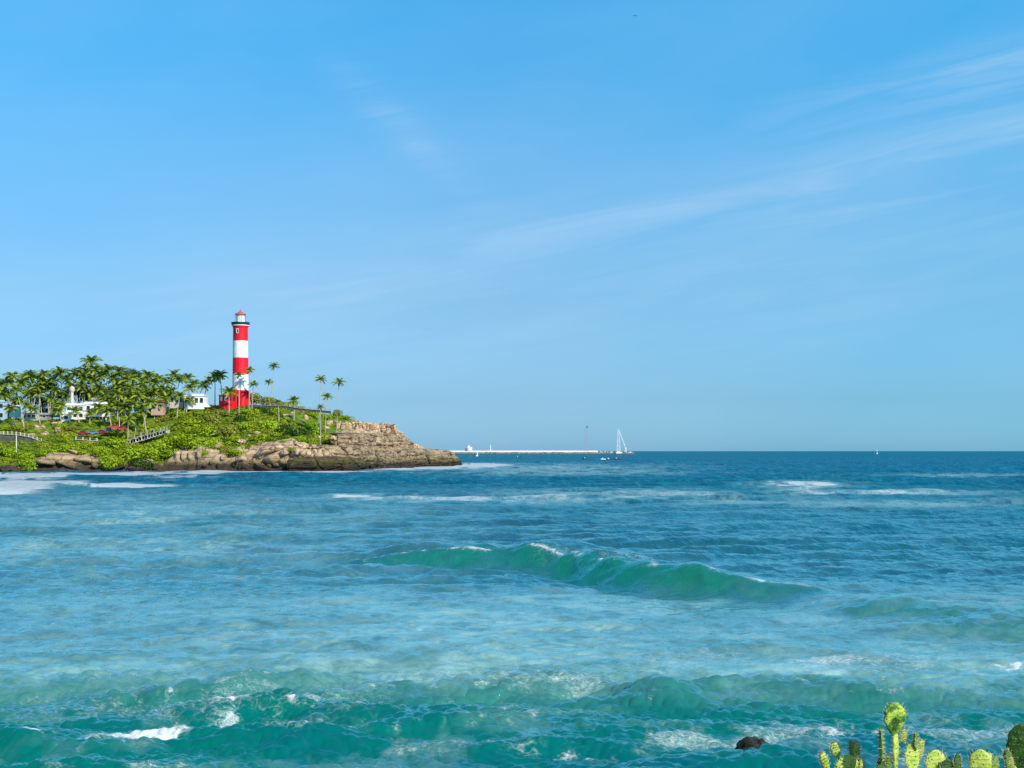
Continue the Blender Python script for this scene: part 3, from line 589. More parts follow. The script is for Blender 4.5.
# ------------------------------------------------------------------ foliage
def leaves(n, rad, size, seed, squash=0.75, lumps=5):
    r = np.random.default_rng(seed)
    C = r.normal(size=(lumps, 3)); C /= np.linalg.norm(C, axis=1)[:, None]; C[:, 2] = np.abs(C[:, 2]) * 0.7; C *= 0.5; C[0] = (0, 0, 0.1)
    LR = r.uniform(0.45, 0.7, lumps)
    k = r.integers(0, lumps, n); P = r.normal(size=(n, 3)); P /= np.linalg.norm(P, axis=1)[:, None]
    rr = r.uniform(0.72, 1.05, n)
    P = C[k] + P * (LR[k] * rr)[:, None]; P[:, 2] *= squash; P *= rad
    P = P[P[:, 2] > -0.35 * rad]
    n = len(P); nr = P / np.linalg.norm(P, axis=1)[:, None] + r.normal(size=(n, 3)) * 0.55; nr[:, 2] += 0.3; nr /= np.linalg.norm(nr, axis=1)[:, None]
    a = np.cross(nr, r.normal(size=(n, 3))); a /= np.linalg.norm(a, axis=1)[:, None]; b = np.cross(nr, a)
    s = size * r.uniform(0.6, 1.3, n)[:, None]
    V = np.stack([P - a * s, P - b * s * 0.6, P + a * s, P + b * s * 0.6], 1).reshape(-1, 3)
    Fq = np.arange(4 * n).reshape(n, 4); tint = np.repeat(np.clip(r.normal(0.5, 0.25, n), 0, 1), 4)
    return V, Fq, tint
def core(rad, squash, seed):
    import bmesh
    bm = bmesh.new(); bmesh.ops.create_icosphere(bm, subdivisions=2, radius=rad * 0.72); V = np.array([v.co[:] for v in bm.verts]); Fc = np.array([[v.index for v in f.verts] for f in bm.faces]); bm.free()
    V[:, 2] *= squash; return V, Fc
def bush_mesh(seed, material, rad=1.0, n=700, size=0.10):
    V, Fq, ti = leaves(n, rad, size, seed)
    return np_mesh('bush', V, Fq, [material], False, {'tint': ti})
BUSH = [bush_mesh(s, LEAF) for s in range(5)] + [bush_mesh(50 + s, LEAFY) for s in range(2)] + [bush_mesh(80 + s, LEAFD) for s in range(2)]
bushes = []
def put_bush(px, py, w, h, kind=None, Y=None):
    Y = Y or surfY(px, py + h * 0.3) or surfY(px, py + h * 0.6)
    if Y is None: return
    s = Y / F
    kk = random.choice(range(5)) if kind is None else {'y': random.choice((5, 6)), 'd': random.choice((7, 8)), 'g': random.choice(range(5))}[kind]
    o = obj('bush', BUSH[kk], None, (wx(px, Y), Y, wz(py + h * 0.25, Y)), (0, 0, random.uniform(0, 6.28)), (w * s / 2 * 1.15, w * s / 2 * 1.15, h * s / 1.05))
    tone = 'yellow-green' if kk in (5, 6) else ('dark green' if kk > 6 else 'bright green')
    bushes.append((o, px, py, ('wide ' if w > 20 else '') + tone + ' bush ' + ('at slope foot' if py > 445 else ('at mid slope' if py > 425 else 'near slope top')), land(px)))
for p in [(28, 463, 18, 14), (24, 455, 20, 12), (10, 452, 22, 12), (50, 452, 24, 9), (62, 447, 26, 10), (78, 445, 24, 9), (100, 450, 20, 12), (114, 442, 26, 14), (128, 452, 30, 16), (112, 460, 24, 14), (140, 462, 26, 14, 'd'),
          (150, 453, 26, 14), (163, 443, 30, 16), (172, 452, 20, 12), (158, 432, 26, 12), (180, 437, 30, 14), (195, 441, 30, 16), (205, 430, 26, 14), (188, 422, 30, 12), (215, 440, 20, 12), (212, 418, 26, 12, 'y'), (228, 430, 28, 14, 'y'),
          (200, 413, 22, 8), (222, 411, 26, 8, 'y'), (240, 420, 16, 12, 'd'), (252, 412, 26, 12), (262, 410, 22, 10, 'd'), (276, 408, 20, 9), (248, 424, 24, 10), (270, 424, 30, 14), (284, 428, 24, 12, 'd'), (297, 432, 26, 14, 'd'), (308, 428, 20, 12),
          (318, 434, 20, 12), (326, 441, 20, 8), (302, 438, 18, 8), (262, 437, 24, 8), (236, 438, 20, 8), (226, 450, 16, 8, 'y'), (236, 452, 18, 8), (289, 404, 18, 8), (298, 408, 16, 6), (312, 414, 18, 8), (322, 416, 20, 7), (333, 416, 20, 6),
          (345, 417, 16, 4), (340, 425, 16, 6), (347, 434, 18, 5), (254, 397, 18, 12, 'y', 545), (268, 400, 18, 9, 'y', 545), (280, 403, 12, 6, 'y', 545), (205, 452, 10, 6), (122, 436, 14, 8), (60, 425, 12, 7), (20, 428, 22, 7, 'y'), (5, 427, 14, 7), (35, 425, 12, 6, 'y'),
          (70, 428, 20, 6, 'y'), (92, 424, 14, 5), (84, 436, 10, 6, 'y'), (293, 449, 12, 6), (283, 441, 8, 4), (313, 441, 14, 6), (165, 418, 16, 8, 'y'), (176, 413, 16, 8), (315, 424, 14, 8), (337, 412, 10, 7, 'y', 530)]:
    put_bush(*p)
label_runs(bushes, '{d} below {lm}', 'bush', 'bushes on the headland slope')
# continuous low cover between the bushes
Vl, Fl, Tl = [], [], []; base = 0; cnt = 0
protos = [leaves(90, 1.0, 0.17, 300 + i, 0.6, 4) for i in range(6)]
rr = np.random.default_rng(5)
cand = np.stack([rr.uniform(-215, -45, 9000), rr.uniform(462, 640, 9000)], 1)
gzv = ground(cand[:, 0], cand[:, 1])
for (x, y), z in zip(cand, gzv):
    if vegat(x, y) < 0.5: continue
    p = px_of(x, y)
    if p < -60: continue
    if y > 545: continue
    if p < 175 and z > 13.5 and rr.random() < 0.8: continue
    s = rr.uniform(0.7, 2.6); V, Fq, ti = protos[rr.integers(6)]; a = rr.uniform(0, 6.28); c_, s_ = math.cos(a), math.sin(a)
    W = np.stack([V[:, 0] * c_ - V[:, 1] * s_, V[:, 0] * s_ + V[:, 1] * c_, V[:, 2] * 0.8], -1) * s + (x, y, z)
    Vl.append(W); Fl.append(Fq + base); Tl.append(np.clip(ti * 0.5 + 1.9 * (float(fbm(np.array([x / 9.0 + 50]), np.array([y / 9.0]), 3)[0]) - 0.36) + rr.uniform(-0.1, 0.2), 0, 1)); base += len(V); cnt += 1
    if cnt > 2600: break
o = obj('hillside_scrub', np_mesh('hillside_scrub', np.concatenate(Vl), np.concatenate(Fl), [LEAFS], False, {'tint': np.concatenate(Tl)}))
tag(o, 'low green scrub covering the headland slope between the rocks', 'scrub', kind='stuff')

# ------------------------------------------------------------------ palms
def frond_geo(V, T, az_, tilt, Ln, r, droop):
    """a curved rachis with drooping leaflets on both sides"""
    pts = []; ang = tilt; p = np.array([0.0, 0.0, 0.0]); h = np.array([math.cos(az_), math.sin(az_), 0.0]); up = np.array([0, 0, 1.0]); side = np.cross(h, up)
    n = 11; tn = r.uniform(0, 1)
    for i in range(n + 1):
        pts.append(p.copy()); dirv = h * math.cos(ang) + up * math.sin(ang); p = p + dirv * Ln / n; ang -= droop / n * (0.5 + 1.3 * i / n)
    for i in range(n):
        a, b_ = pts[i], pts[i + 1]; w = 0.05
        V += [a - side * w, b_ - side * w, b_ + side * w, a + side * w]; T += [tn] * 4
    for i in range(1, n):
        for q in (0.0, 0.5):
            c = pts[i] * (1 - q) + pts[i + 1] * q; tt = (i + q) / n; l = Ln * 0.27 * math.sin(math.pi * min(1, 0.16 + tt * 0.86)) ** 0.7
            fw = (pts[i + 1] - pts[i]); fw /= np.linalg.norm(fw)
            for sgn in (-1, 1):
                dr = side * sgn * 0.72 + fw * 0.5 - up * r.uniform(0.25, 0.75); dr /= np.linalg.norm(dr); w = fw * 0.13
                V += [c - w, c + w, c + dr * l + w * 0.3, c + dr * l - w * 0.3]; T += [min(1, max(0, tn + r.uniform(-.15, .15)))] * 4
def crown_mesh(seed, nf=26, Ln=4.2):
    r = np.random.default_rng(seed); V = []; T = []
    for i in range(nf):
        az_ = i * 2.399 + r.uniform(-.3, .3); q = i / nf
        frond_geo(V, T, az_, R(80 - 112 * q) + r.uniform(-.22, .22), Ln * r.uniform(0.85, 1.1) * (0.75 + 0.25 * math.sin(q * 3.1)), r, R(48 + 52 * (1 - q)))
    V = np.array(V); return np_mesh('palm_crown', V, np.arange(len(V)).reshape(-1, 4), [FROND], False, {'tint': T})
CROWNS = [crown_mesh(i, nf) for i, nf in enumerate((17, 15, 19, 16, 14, 18))]
SPARSE = [crown_mesh(40 + i, 15, 3.6) for i in range(3)]
def trunk_mesh(H, lean, seed, r0=0.24):
    b = MB(); r = random.Random(seed); pts = []; rad = []; n = 9
    for i in range(n + 1):
        q = i / n; pts.append((lean * (q ** 1.6), 0.12 * H * 0.1 * math.sin(q * 3), H * q)); rad.append(r0 * (1.35 - 0.65 * q) if i else r0 * 1.9)
    b.tube(pts, rad, 7); me = b.mesh('palm_trunk', TRUNK, True); return me
palms = []
def put_palm(px, py, bpx, bpy_, w, Y=None, sparse=False, desc=None):
    """crown centre at px,py; trunk foot at bpx,bpy_; crown width w px"""
    if Y is None:
        Y = surfY(bpx, bpy_)
        if Y is None: Y = 548
    x0 = wx(bpx, Y); z0 = min(wz(bpy_, Y), gz(x0, Y)) - 0.3; z1 = wz(py, Y); H = z1 - z0; lean = wx(px, Y) - x0
    x0 += 0 if (sparse or desc) else random.uniform(-2.2, 2.2); lean = wx(px, Y) - x0; root = empty('palm_tree', (x0, Y, z0)); s = Y / F
    trk = obj('trunk', trunk_mesh(H, lean, int(px * 7), 0.13 if sparse else 0.17), root)
    cm = random.choice(SPARSE if sparse else CROWNS); k = w * s / (5.2 if not sparse else 5.6)
    obj('crown', cm, root, (lean, 0.012 * H * math.sin(3), H), (0, 0, random.uniform(0, 6.28)), (k, k, k))
    if desc: tag(root, desc, 'palm tree', 'coconut palms on the headland'); return
    size = 'tall' if H > 17 else ('short' if H < 9 else 'medium'); rowd = 'standing behind' if Y > 523 else 'in front of'
    ln = 'leaning left' if lean < -0.8 else ('leaning right' if lean > 0.8 else 'upright')
    palms.append((root, px, py, f'{size} {ln} coconut palm {rowd}', land(px)))
# lone ones
put_palm(274, 366, 271, 400, 12, 545, True, 'tall thin lone coconut palm first right of the lighthouse, above a shorter one')
put_palm(268.5, 382, 266, 402, 10, 545, True, 'short thin palm just below the tall lone palm right of the lighthouse')
put_palm(321, 379, 318.5, 416, 13, 540, True, 'tall lone crest palm, left of the two highest near the bare rock end')
put_palm(339, 382, 336.5, 413, 14, 545, True, 'rightmost palm of the headland, tall and thin beside the bare rocks')
put_palm(327, 396, 325, 414, 12, 542, True, 'small dark-crowned palm between the two tall lone crest palms')
put_palm(320.5, 407, 320.5, 438, 9, 505, True, 'slender palm on the slope straight below the tall lone crest palm')
put_palm(294, 400, 294, 408, 12, 540, False, 'short dark palm alone on the crest left of the lone crest palms')
put_palm(250, 370, 249, 404, 11, 528, True, 'thin palm crossing the right edge of the lighthouse')
put_palm(239, 375, 239, 406, 12, 522, True, 'thin palm standing right in front of the lighthouse white band')
put_palm(253.5, 384, 252, 404, 12, 530, True, 'mid-height palm with loose crown just right of the lighthouse base')
put_palm(229, 392, 229, 408, 16, 525, False, 'short bushy palm over the red annex left of the lighthouse')
put_palm(278, 402, 279, 424, 9, 520, True, 'small thin palm on the slope below the low crest wall')
for p in [(8, 383, 10, 418, 18), (-2, 386, 2, 418, 18), (-14, 382, -12, 420, 18), (16, 390, 19, 432, 14), (25, 379, 27, 420, 17), (31, 376, 32, 418, 16), (38, 386, 37, 417, 15), (21, 384, 22, 418, 15), (46, 383, 46, 416, 13), (53, 380, 52, 415, 14), (60, 373, 60.5, 416, 17),
          (67, 379, 64, 415, 15), (76, 373, 75, 414, 16), (82, 386, 82, 414, 15), (91, 362, 91, 408, 19), (92, 380, 92, 408, 17), (99, 388, 98, 408, 16), (108, 370, 108, 410, 16), (114, 378, 113, 412, 17), (121, 386, 120, 414, 18), (105, 397, 106, 418, 17),
          (119, 394, 121, 420, 16), (128, 379, 128, 414, 18), (136, 377, 137, 410, 16), (148, 376, 149, 410, 17), (143, 384, 143, 412, 16), (139, 395, 139, 420, 17), (150, 402, 147.5, 430, 15), (134, 405, 133.5, 432, 17), (142, 409, 143, 436, 15), (126, 408, 126, 430, 14), (108, 411, 113, 430, 14),
          (167, 382, 167, 410, 15), (174, 375, 173, 409, 15), (180, 379, 180, 408, 13), (163, 390, 163, 412, 15), (187, 378, 186, 406, 14), (190, 388, 189, 413, 13), (180, 396, 180, 418, 12), (165, 400, 165, 416, 12), (203, 386, 202, 405, 13), (215, 377, 214, 405, 14), (220, 375, 218, 406, 15), (194, 384, 194, 410, 12), (209, 381, 207, 405, 12), (158, 379, 158, 408, 14),
          (71, 386, 70, 412, 14), (56, 390, 56, 416, 12), (40, 378, 42, 418, 14), (12, 376, 13, 418, 14), (86, 372, 86, 410, 15), (101, 376, 102, 410, 15), (120, 371, 120, 410, 16), (131, 388, 131, 416, 16), (155, 391, 156, 414, 15), (57, 405, 57, 420, 14),
          (44, 374, 44, 417, 13), (75, 411, 75, 424, 14), (99, 408, 99, 423, 15), (90, 413, 91, 426, 12), (107, 402, 108, 420, 16), (58, 411, 58, 424, 13), (62, 404, 62, 420, 12), (27, 406, 27, 424, 12), (10, 408, 10, 426, 12), (34, 409, 35, 424, 11), (190, 400, 190, 414, 11), (158, 404, 158, 420, 13), (4, 396, 5, 418, 15), (30, 395, 31, 416, 14), (50, 398, 50, 416, 14), (66, 396, 65, 412, 13), (88, 392, 88, 408, 15), (97, 399, 98, 412, 16), (112, 399, 112, 416, 16), (128, 397, 128, 420, 16), (134, 392, 134, 416, 15), (146, 393, 146, 414, 14), (172, 392, 172, 410, 13), (154, 383, 154, 408, 13), (116, 386, 115, 410, 16), (95, 370, 95, 409, 15), (84, 378, 84, 410, 15), (39, 393, 40, 414, 13), (18, 400, 18, 416, 12), (128, 420, 128, 440, 13), (118, 406, 118, 428, 14), (160, 396, 160, 414, 12), (-30, 380, -28, 420, 18), (-45, 376, -44, 420, 18), (-22, 388, -20, 420, 16)]:
    put_palm(*p)
label_runs(palms, '{d} {lm}', 'palm tree', 'coconut palms on the headland')
# broad-leaved trees inside the grove
trees = []
def put_tree(px, py, w, h, bpy_, Y):
    s = Y / F; x = wx(px, Y); z0 = gz(x, Y) - 0.3; root = empty('broadleaf_tree', (x, Y, z0)); zc = wz(py, Y) - z0
    b = MB(); b.tube([(0, 0, 0), (0.1, 0, zc * 0.4), (0.2, 0.1, zc)], [0.35, 0.25, 0.12], 8)
    for k in range(5):
        a = k * 1.26; b.tube([(0.1, 0, zc * 0.45), (math.cos(a) * w * s * 0.2, math.sin(a) * w * s * 0.2, zc * 0.85), (math.cos(a) * w * s * 0.35, math.sin(a) * w * s * 0.35, zc * 1.02)], [0.15, 0.1, 0.04], 6)
    b.build('trunk', BARK, root, True)
    V, Fq, ti = leaves(2600, 1.0, 0.055, int(px) + 900, 0.9, 8)
    obj('crown', np_mesh('crown', V, Fq, [LEAFD], False, {'tint': ti}), root, (0, 0, zc), (0, 0, 1.0), (w * s / 2, w * s / 2, h * s / 2))
    return root
tag(put_tree(129, 376, 26, 20, 412, 545), 'round dense dark tree rising among the palms left of the stepped path', 'tree')
GT = []
for i, (px, py, w, h) in enumerate([(50, 388, 26, 24), (78, 392, 22, 22), (98, 394, 28, 26), (120, 394, 28, 26), (146, 394, 24, 24), (30, 392, 24, 20), (5, 394, 22, 16), (165, 394, 20, 18), (62, 396, 24, 18), (88, 398, 24, 18), (108, 402, 26, 16), (135, 402, 24, 16), (16, 402, 24, 14), (40, 402, 20, 14)]):
    GT.append((put_tree(px, py, w, h, 414, 552 + (i % 3) * 6), px, py, 'dark broad-leaved tree filling the grove behind', land(px)))
label_runs(GT, '{d} {lm}', 'tree', 'dark trees behind the palms')

# ------------------------------------------------------------------ lighthouse
TY = 536.0; s = TY / F; tx = wx(240.5, TY); tz = 23.0
zt = lambda py: wz(py, TY) - tz
lh = empty('lighthouse', (tx, TY, tz)); tag(lh, 'tall red and white banded lighthouse on top of the green headland', 'lighthouse')
b = MB(); ring = []
zs = [0.0, zt(404), zt(398), zt(390.5)]
prof = [(3.55, 0.0), (3.45, zt(404)), (3.25, zt(398)), (3.14, zt(390.3))]
b.lathe(prof, 48, mi=0)
b.lathe([(3.10, zt(390.3)), (3.0, zt(374.2))], 48, mi=1); b.lathe([(2.99, zt(374.2)), (2.93, zt(357.8))], 48, mi=0)
b.lathe([(2.92, zt(357.8)), (2.85, zt(341))], 48, mi=1); b.lathe([(2.85, zt(341)), (2.8, zt(329)), (2.95, zt(327)), (3.15, zt(326))], 48, mi=0)
sh = b.build('tower_shaft', [RED, WHITE], lh)
for p in sh.data.polygons: p.use_smooth = abs(p.normal.z) < 0.5
for k in range(16):
    a = 2 * math.pi * k / 16; bb = MB(); bb.box(-0.16, 0.16, -0.12, 0.12, 0, zt(391.5))
    bb.build('buttress', RED, lh, loc=(3.42 * math.cos(a), 3.42 * math.sin(a), 0.02), rot=(0, 0, a))
b = MB(); b.lathe([(3.35, zt(326)), (3.35, zt(325.2))], 40); b.build('gallery_slab', WHITE, lh)
b = MB()
for z in (zt(322.6), zt(323.8)): b.tube([(3.25 * math.cos(a), 3.25 * math.sin(a), z) for a in np.linspace(0, 2 * math.pi, 41)], 0.09, 6)
for k in range(40):
    a = 2 * math.pi * k / 40; b.tube([(3.25 * math.cos(a), 3.25 * math.sin(a), zt(325.2)), (3.25 * math.cos(a), 3.25 * math.sin(a), zt(322.5))], 0.06, 5)
b.build('gallery_railing', DGREEN, lh)
b = MB(); b.lathe([(3.2, zt(325.2) + .01), (3.45, zt(324.6)), (3.5, zt(322.4)), (3.3, zt(322.4)), (3.2, zt(323.2))], 40); b.build('gallery_parapet', DGREEN, lh)
b = MB(); b.lathe([(1.9, zt(325.2)), (1.9, zt(321.8))], 32); b.build('lantern_base', WHITE, lh)
b = MB(); b.lathe([(1.45, zt(321.8)), (1.45, zt(314.6))], 24); lr = b.build('lantern_glass', mat('lantern_glass', (0.75, 0.8, 0.72), 0.15, 0.2, 1.5, 0, 0, 0.5), lh)
b = MB()
for k in range(12):
    a = 2 * math.pi * k / 12; b.tube([(1.55 * math.cos(a), 1.55 * math.sin(a), zt(321.8)), (1.55 * math.cos(a), 1.55 * math.sin(a), zt(314.4))], 0.07, 5)
b.build('lantern_frame', WHITE, lh)
b = MB()
for k in range(8):
    a = 2 * math.pi * (k + .5) / 8; b.tube([(1.98 * math.cos(a), 1.98 * math.sin(a), zt(323)), (1.98 * math.cos(a), 1.98 * math.sin(a), zt(314.3))], 0.05, 5)
b.build('outer_posts', DARKM, lh)
b = MB(); b.lathe([(2.15, zt(314.6)), (2.15, zt(313.9)), (1.5, zt(313.2)), (0.9, zt(312.2)), (0.45, zt(311.4)), (0.3, zt(310.9)), (0.3, zt(310.2)), (0.05, zt(309.6))], 24); b.build('roof', PINKR, lh, True)
b = MB(); b.tube([(0, 0, zt(310)), (0, 0, zt(308.6))], 0.05, 5); b.build('lightning_rod', DARKM, lh)
for (dx, py) in ((-0.6, 331.5), (0.4, 366), (-0.2, 349), (0.1, 383)):
    zz = zt(py); rr_ = 2.9 if py < 380 else 3.02
    f = MB(); f.box(dx - 0.42, dx + 0.42, -rr_ - 0.12, -rr_ + 0.3, zz - 0.85, zz + 0.85)
    if py in (331.5, 383): w_ = f.build('window', WHITE, lh); q = MB(); q.box(dx - 0.2, dx + 0.36, -rr_ - 0.15, -rr_, zz - 0.7, zz + 0.7); q.build('pane', DARKG, w_)
# red annex
ax_ = empty('red_annex_building', (wx(229, 533), 533, gz(wx(228, 533), 533) - .3)); tag(ax_, 'low bright red building attached left of the lighthouse base', 'building')
an = ax_.location.z; za = lambda py: wz(py, 533) - an
b = MB(); b.box(-3.4, 3.6, -2.2, 2.2, 0, za(395.5)); b.box(-0.5, 3.6, -2.4, 2.4, 0, za(393)); b.build('wall', RED, ax_)
b = MB(); b.box(-3.7, 3.8, -2.5, 2.5, za(395.5), za(395.0)); b.build('roof', PINKR, ax_)
for x in (-2.4, -0.9, 1.0, 2.4):
    b = MB(); b.box(x - .35, x + .35, -2.47, -2.15, za(401), za(397)); b.build('window', DARKG if x > 0 else WHITE, ax_)

# ------------------------------------------------------------------ houses
def house(px0, px1, pyt, pyb, Y, wallm, label, storeys=1, wins=3, roof='flat', roofm=None, dep=7.0, lean_to=False, name='house'):
    s = Y / F; x0, x1 = wx(px0, Y), wx(px1, Y); zb = wz(pyb, Y) - 1.2; h = wz(pyt, Y) - zb; w = x1 - x0
    root = empty(name, ((x0 + x1) / 2, Y, zb)); tag(root, label, 'house')
    b = MB(); b.box(-w / 2, w / 2, 0, dep, 0, h); wall = b.build('wall', wallm, root)
    if roof == 'flat':
        b = MB(); b.box(-w / 2 - .25, w / 2 + .25, -.3, dep + .25, h + .003, h + .3); b.box(-w / 2 - .05, w / 2 + .05, -.1, .15, h + .3, h + .8); b.build('roof', roofm or wallm, root)
    else:
        b = MB(); rh = w * 0.22
        if roof == 'gable':
            b.add([(-w/2-.4, -.5, h+.01), (w/2+.4, -.5, h+.01), (0, -.5, h + rh), (-w/2-.4, dep+.5, h+.01), (w/2+.4, dep+.5, h+.01), (0, dep+.5, h + rh)], [(0,1,2), (3,5,4), (0,2,5,3), (1,4,5,2), (0,3,4,1)])
        else:
            b.add([(-w/2-.5, -.7, h+.01), (w/2+.5, -.7, h+.01), (w/2+.5, dep+.5, h+.01), (-w/2-.5, dep+.5, h+.01), (-w/4, dep/2, h+rh), (w/4, dep/2, h+rh)], [(0,1,5,4), (1,2,5), (2,3,4,5), (3,0,4), (0,3,2,1)])
        b.build('roof', roofm or ROOFR, root)
    hs = (h - 1.0) / storeys
    for st in range(storeys):
        for k in range(wins):
            x = -w / 2 + (k + .5) * w / wins; z = 1.0 + st * hs + hs * 0.38
            f = MB(); ww = min(1.1, w / wins * 0.55); hh = hs * 0.42
            f.box(x - ww/2 - .1, x + ww/2 + .1, -.08, .1, z - .1, z + hh + .1); fo_ = f.build('window', GREYC if wallm is not GREYC else WHITE, root)
            q = MB(); q.box(x - ww/2, x + ww/2, -.11, .05, z, z + hh); q.build('pane', DARKG, fo_)
    return root, w, h
h1, w, h = house(66, 84, 405.5, 419, 521, WHITE, 'white two-storey flat-roofed house in the middle of the palms', 2, 3)
h2, w, h = house(84.5, 107, 404, 413, 523, WHITE, 'white upper house with open dark ground floor right of the two-storey one', 1, 3)
b = MB(); b.box(-w/2, w/2, 0.6, 7, -2.8, 0); b.build('undercroft_shade', DARKG, h2)  # near-black block stands in for the shade of the open floor
for x in (-w/2 + .3, -w/6, w/6, w/2 - .3):
    b = MB(); b.box(x - .22, x + .22, -.25, .15, -3.4, 0); b.build('pillar', WHITE, h2)
b = MB(); b.box(-w/2 - .4, w/2 + .4, -.8, .3, -.25, .02); b.build('balcony_slab', WHITE, h2)
h3, w, h = house(62, 70, 414, 421, 518, WHITE, 'small plain white cube of a house at the left foot of the two-storey one', 1, 1)
h3b, w, h = house(92, 103, 400, 405, 528, CREAM, 'cream rooftop room above the white upper house', 1, 2, dep=4)
h4, w, h = house(184, 204, 396, 406, 528, WHITE, 'small white flat-roofed house on the crest left of the lighthouse', 1, 4)
b = MB(); b.add([(w/2, 0, 0.8), (w/2+2.2, 0, 0.8), (w/2, 0, 2.6), (w/2, 3, 0.8), (w/2+2.2, 3, 0.8), (w/2, 3, 2.6)], [(0,1,2), (3,5,4), (1,4,5,2), (0,3,4,1), (0,2,5,3)]); b.build('outer_stair', WHITE, h4)
house(170, 183, 395.5, 405, 531, CREAM, 'cream house with brownish front between the palms left of the white crest house', 1, 3)
house(151, 163, 402, 412, 523, PINK, 'small pink-brown house with red tiled roof at the top of the stepped path', 1, 2, 'hip', ROOFR)
house(22, 36, 413.5, 419, 517, CREAM, 'long low white building behind the palm trunks above the balustrade', 1, 3)
house(9, 14.5, 406, 414, 530, TEAL, 'narrow teal gabled house with white edges at the far left', 1, 1, 'gable', WHITE)
house(-22, 4.5, 402, 420, 528, PALEB, 'pale blue two-storey house cut by the left frame edge', 2, 4)
house(40, 58, 401, 414, 565, PALEB, 'pale blue house mostly hidden far behind the palms', 2, 4)
house(110, 124, 399, 412, 560, CREAM, 'pinkish cream house glimpsed behind the palms right of the white houses', 2, 3)
house(36, 47, 415, 418.5, 521, GREYC, 'low grey shed right of the long low white building', 1, 2, 'hip', mat('tin_roof', (.35, .36, .37), .5))
# minaret-like white tower
mt = empty('white_water_tower', (wx(72, 525), 525, gz(wx(72, 525), 525) - .5)); tag(mt, 'slim white tower with wider top standing beside the two-storey house', 'tower')
zz = lambda py: wz(py, 525) - mt.location.z
b = MB(); b.lathe([(0.75, 0), (0.6, zz(392))], 16); b.build('shaft', CREAM, mt, True)
b = MB(); b.lathe([(0.7, zz(392)), (1.0, zz(391)), (1.0, zz(388)), (0.9, zz(387.4)), (0.4, zz(386.4)), (0.05, zz(385.8))], 16); b.build('tank', CREAM, mt, True)

# ------------------------------------------------------------------ walls, balustrade, railings
def post_row(name, pts, Y, label, cat, mt_=WHITE, wallh=0.0, step=3.0, ph=1.6, rail=True):
    """pts: (px, py of the post tops) ; one row of posts joined by rails"""
    root = empty(name, (wx(pts[0][0], Y), Y, wz(pts[0][1], Y))); tag(root, label, cat)
    ox, oz = root.location.x, root.location.z
    P = [(wx(p, Y) - ox, wz(q, Y) - oz) for p, q in pts]; x = P[0][0]; X_ = [p[0] for p in P]; Z_ = [p[1] for p in P]
    while x <= P[-1][0] + .01:
        z = float(np.interp(x, X_, Z_)); b = MB(); b.box(x - .16, x + .16, -.16, .16, z - ph, z); b.build('post', mt_, root); x += step * Y / F
    for i in range(len(P) - 1):
        (xa, za_), (xb, zb_) = P[i], P[i + 1]
        if rail: b = MB(); b.tube([(xa, 0, za_ - .25), (xb, 0, zb_ - .25)], .035, 6); b.tube([(xa, 0, za_ - ph * .85), (xb, 0, zb_ - ph * .85)], .09, 6); b.build('rail', mt_, root)
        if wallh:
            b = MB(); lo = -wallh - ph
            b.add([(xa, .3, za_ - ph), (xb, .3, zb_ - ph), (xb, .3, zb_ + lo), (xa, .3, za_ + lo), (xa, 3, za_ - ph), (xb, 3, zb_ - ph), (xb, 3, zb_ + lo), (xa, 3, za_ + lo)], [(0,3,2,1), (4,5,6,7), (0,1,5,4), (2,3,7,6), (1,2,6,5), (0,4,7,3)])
            b.build('retaining_wall', SHADEW, root)
    return root
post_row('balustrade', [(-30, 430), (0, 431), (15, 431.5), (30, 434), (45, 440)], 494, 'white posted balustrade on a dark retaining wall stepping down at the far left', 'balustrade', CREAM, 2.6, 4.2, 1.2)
post_row('low_white_wall', [(76, 436.5), (98, 438)], 497, 'short white posted wall below the parked cars', 'wall', CREAM, 0.7, 7, 1.2)
post_row('path_railing', [(128, 436), (142, 432), (155, 428.5), (170, 426.5)], 499, 'pale posted railing climbing beside the stepped path', 'railing', GREYC, 0.0, 6.5, 1.5)
post_row('crest_wall', [(250, 402.5), (285, 403.5), (300, 406), (330, 408.5)], 532, 'long low grey wall with posts along the crest right of the lighthouse', 'wall', GREYC, 0.8, 5, 1.0)
# stepped path beside the railing
sp = empty('stepped_path', (wx(128, 500), 500.5, 0)); tag(sp, 'worn stone steps climbing the slope beside the pale railing', 'steps')
for i in range(14):
    q = i / 13; px = 127 + 38 * q; py = 441 - 11.5 * q; b = MB(); x = wx(px, 500) - sp.location.x
    b.box(x - .85, x + .85, -.4, 3.2, wz(py, 500) - 1.4, wz(py, 500) + random.uniform(-.1, .2)); b.build('step', CREAM if i % 2 else GREYC, sp)
post = empty('tall_white_pole', (wx(16.3, 480), 480, wz(457, 480))); tag(post, 'slim white pole standing in the bushes below the balustrade', 'pole')
b = MB(); b.tube([(0, 0, 0), (0, 0, wz(435.5, 480) - wz(457, 480))], .13, 8); b.build('shaft', WHITE, post)
b = MB(); b.tube([(-.35, 0, 0), (.35, 0, 0)], .12, 8); b.build('lamp_head', GREYC, post, loc=(0, 0, wz(435.5, 480) - wz(457, 480)))

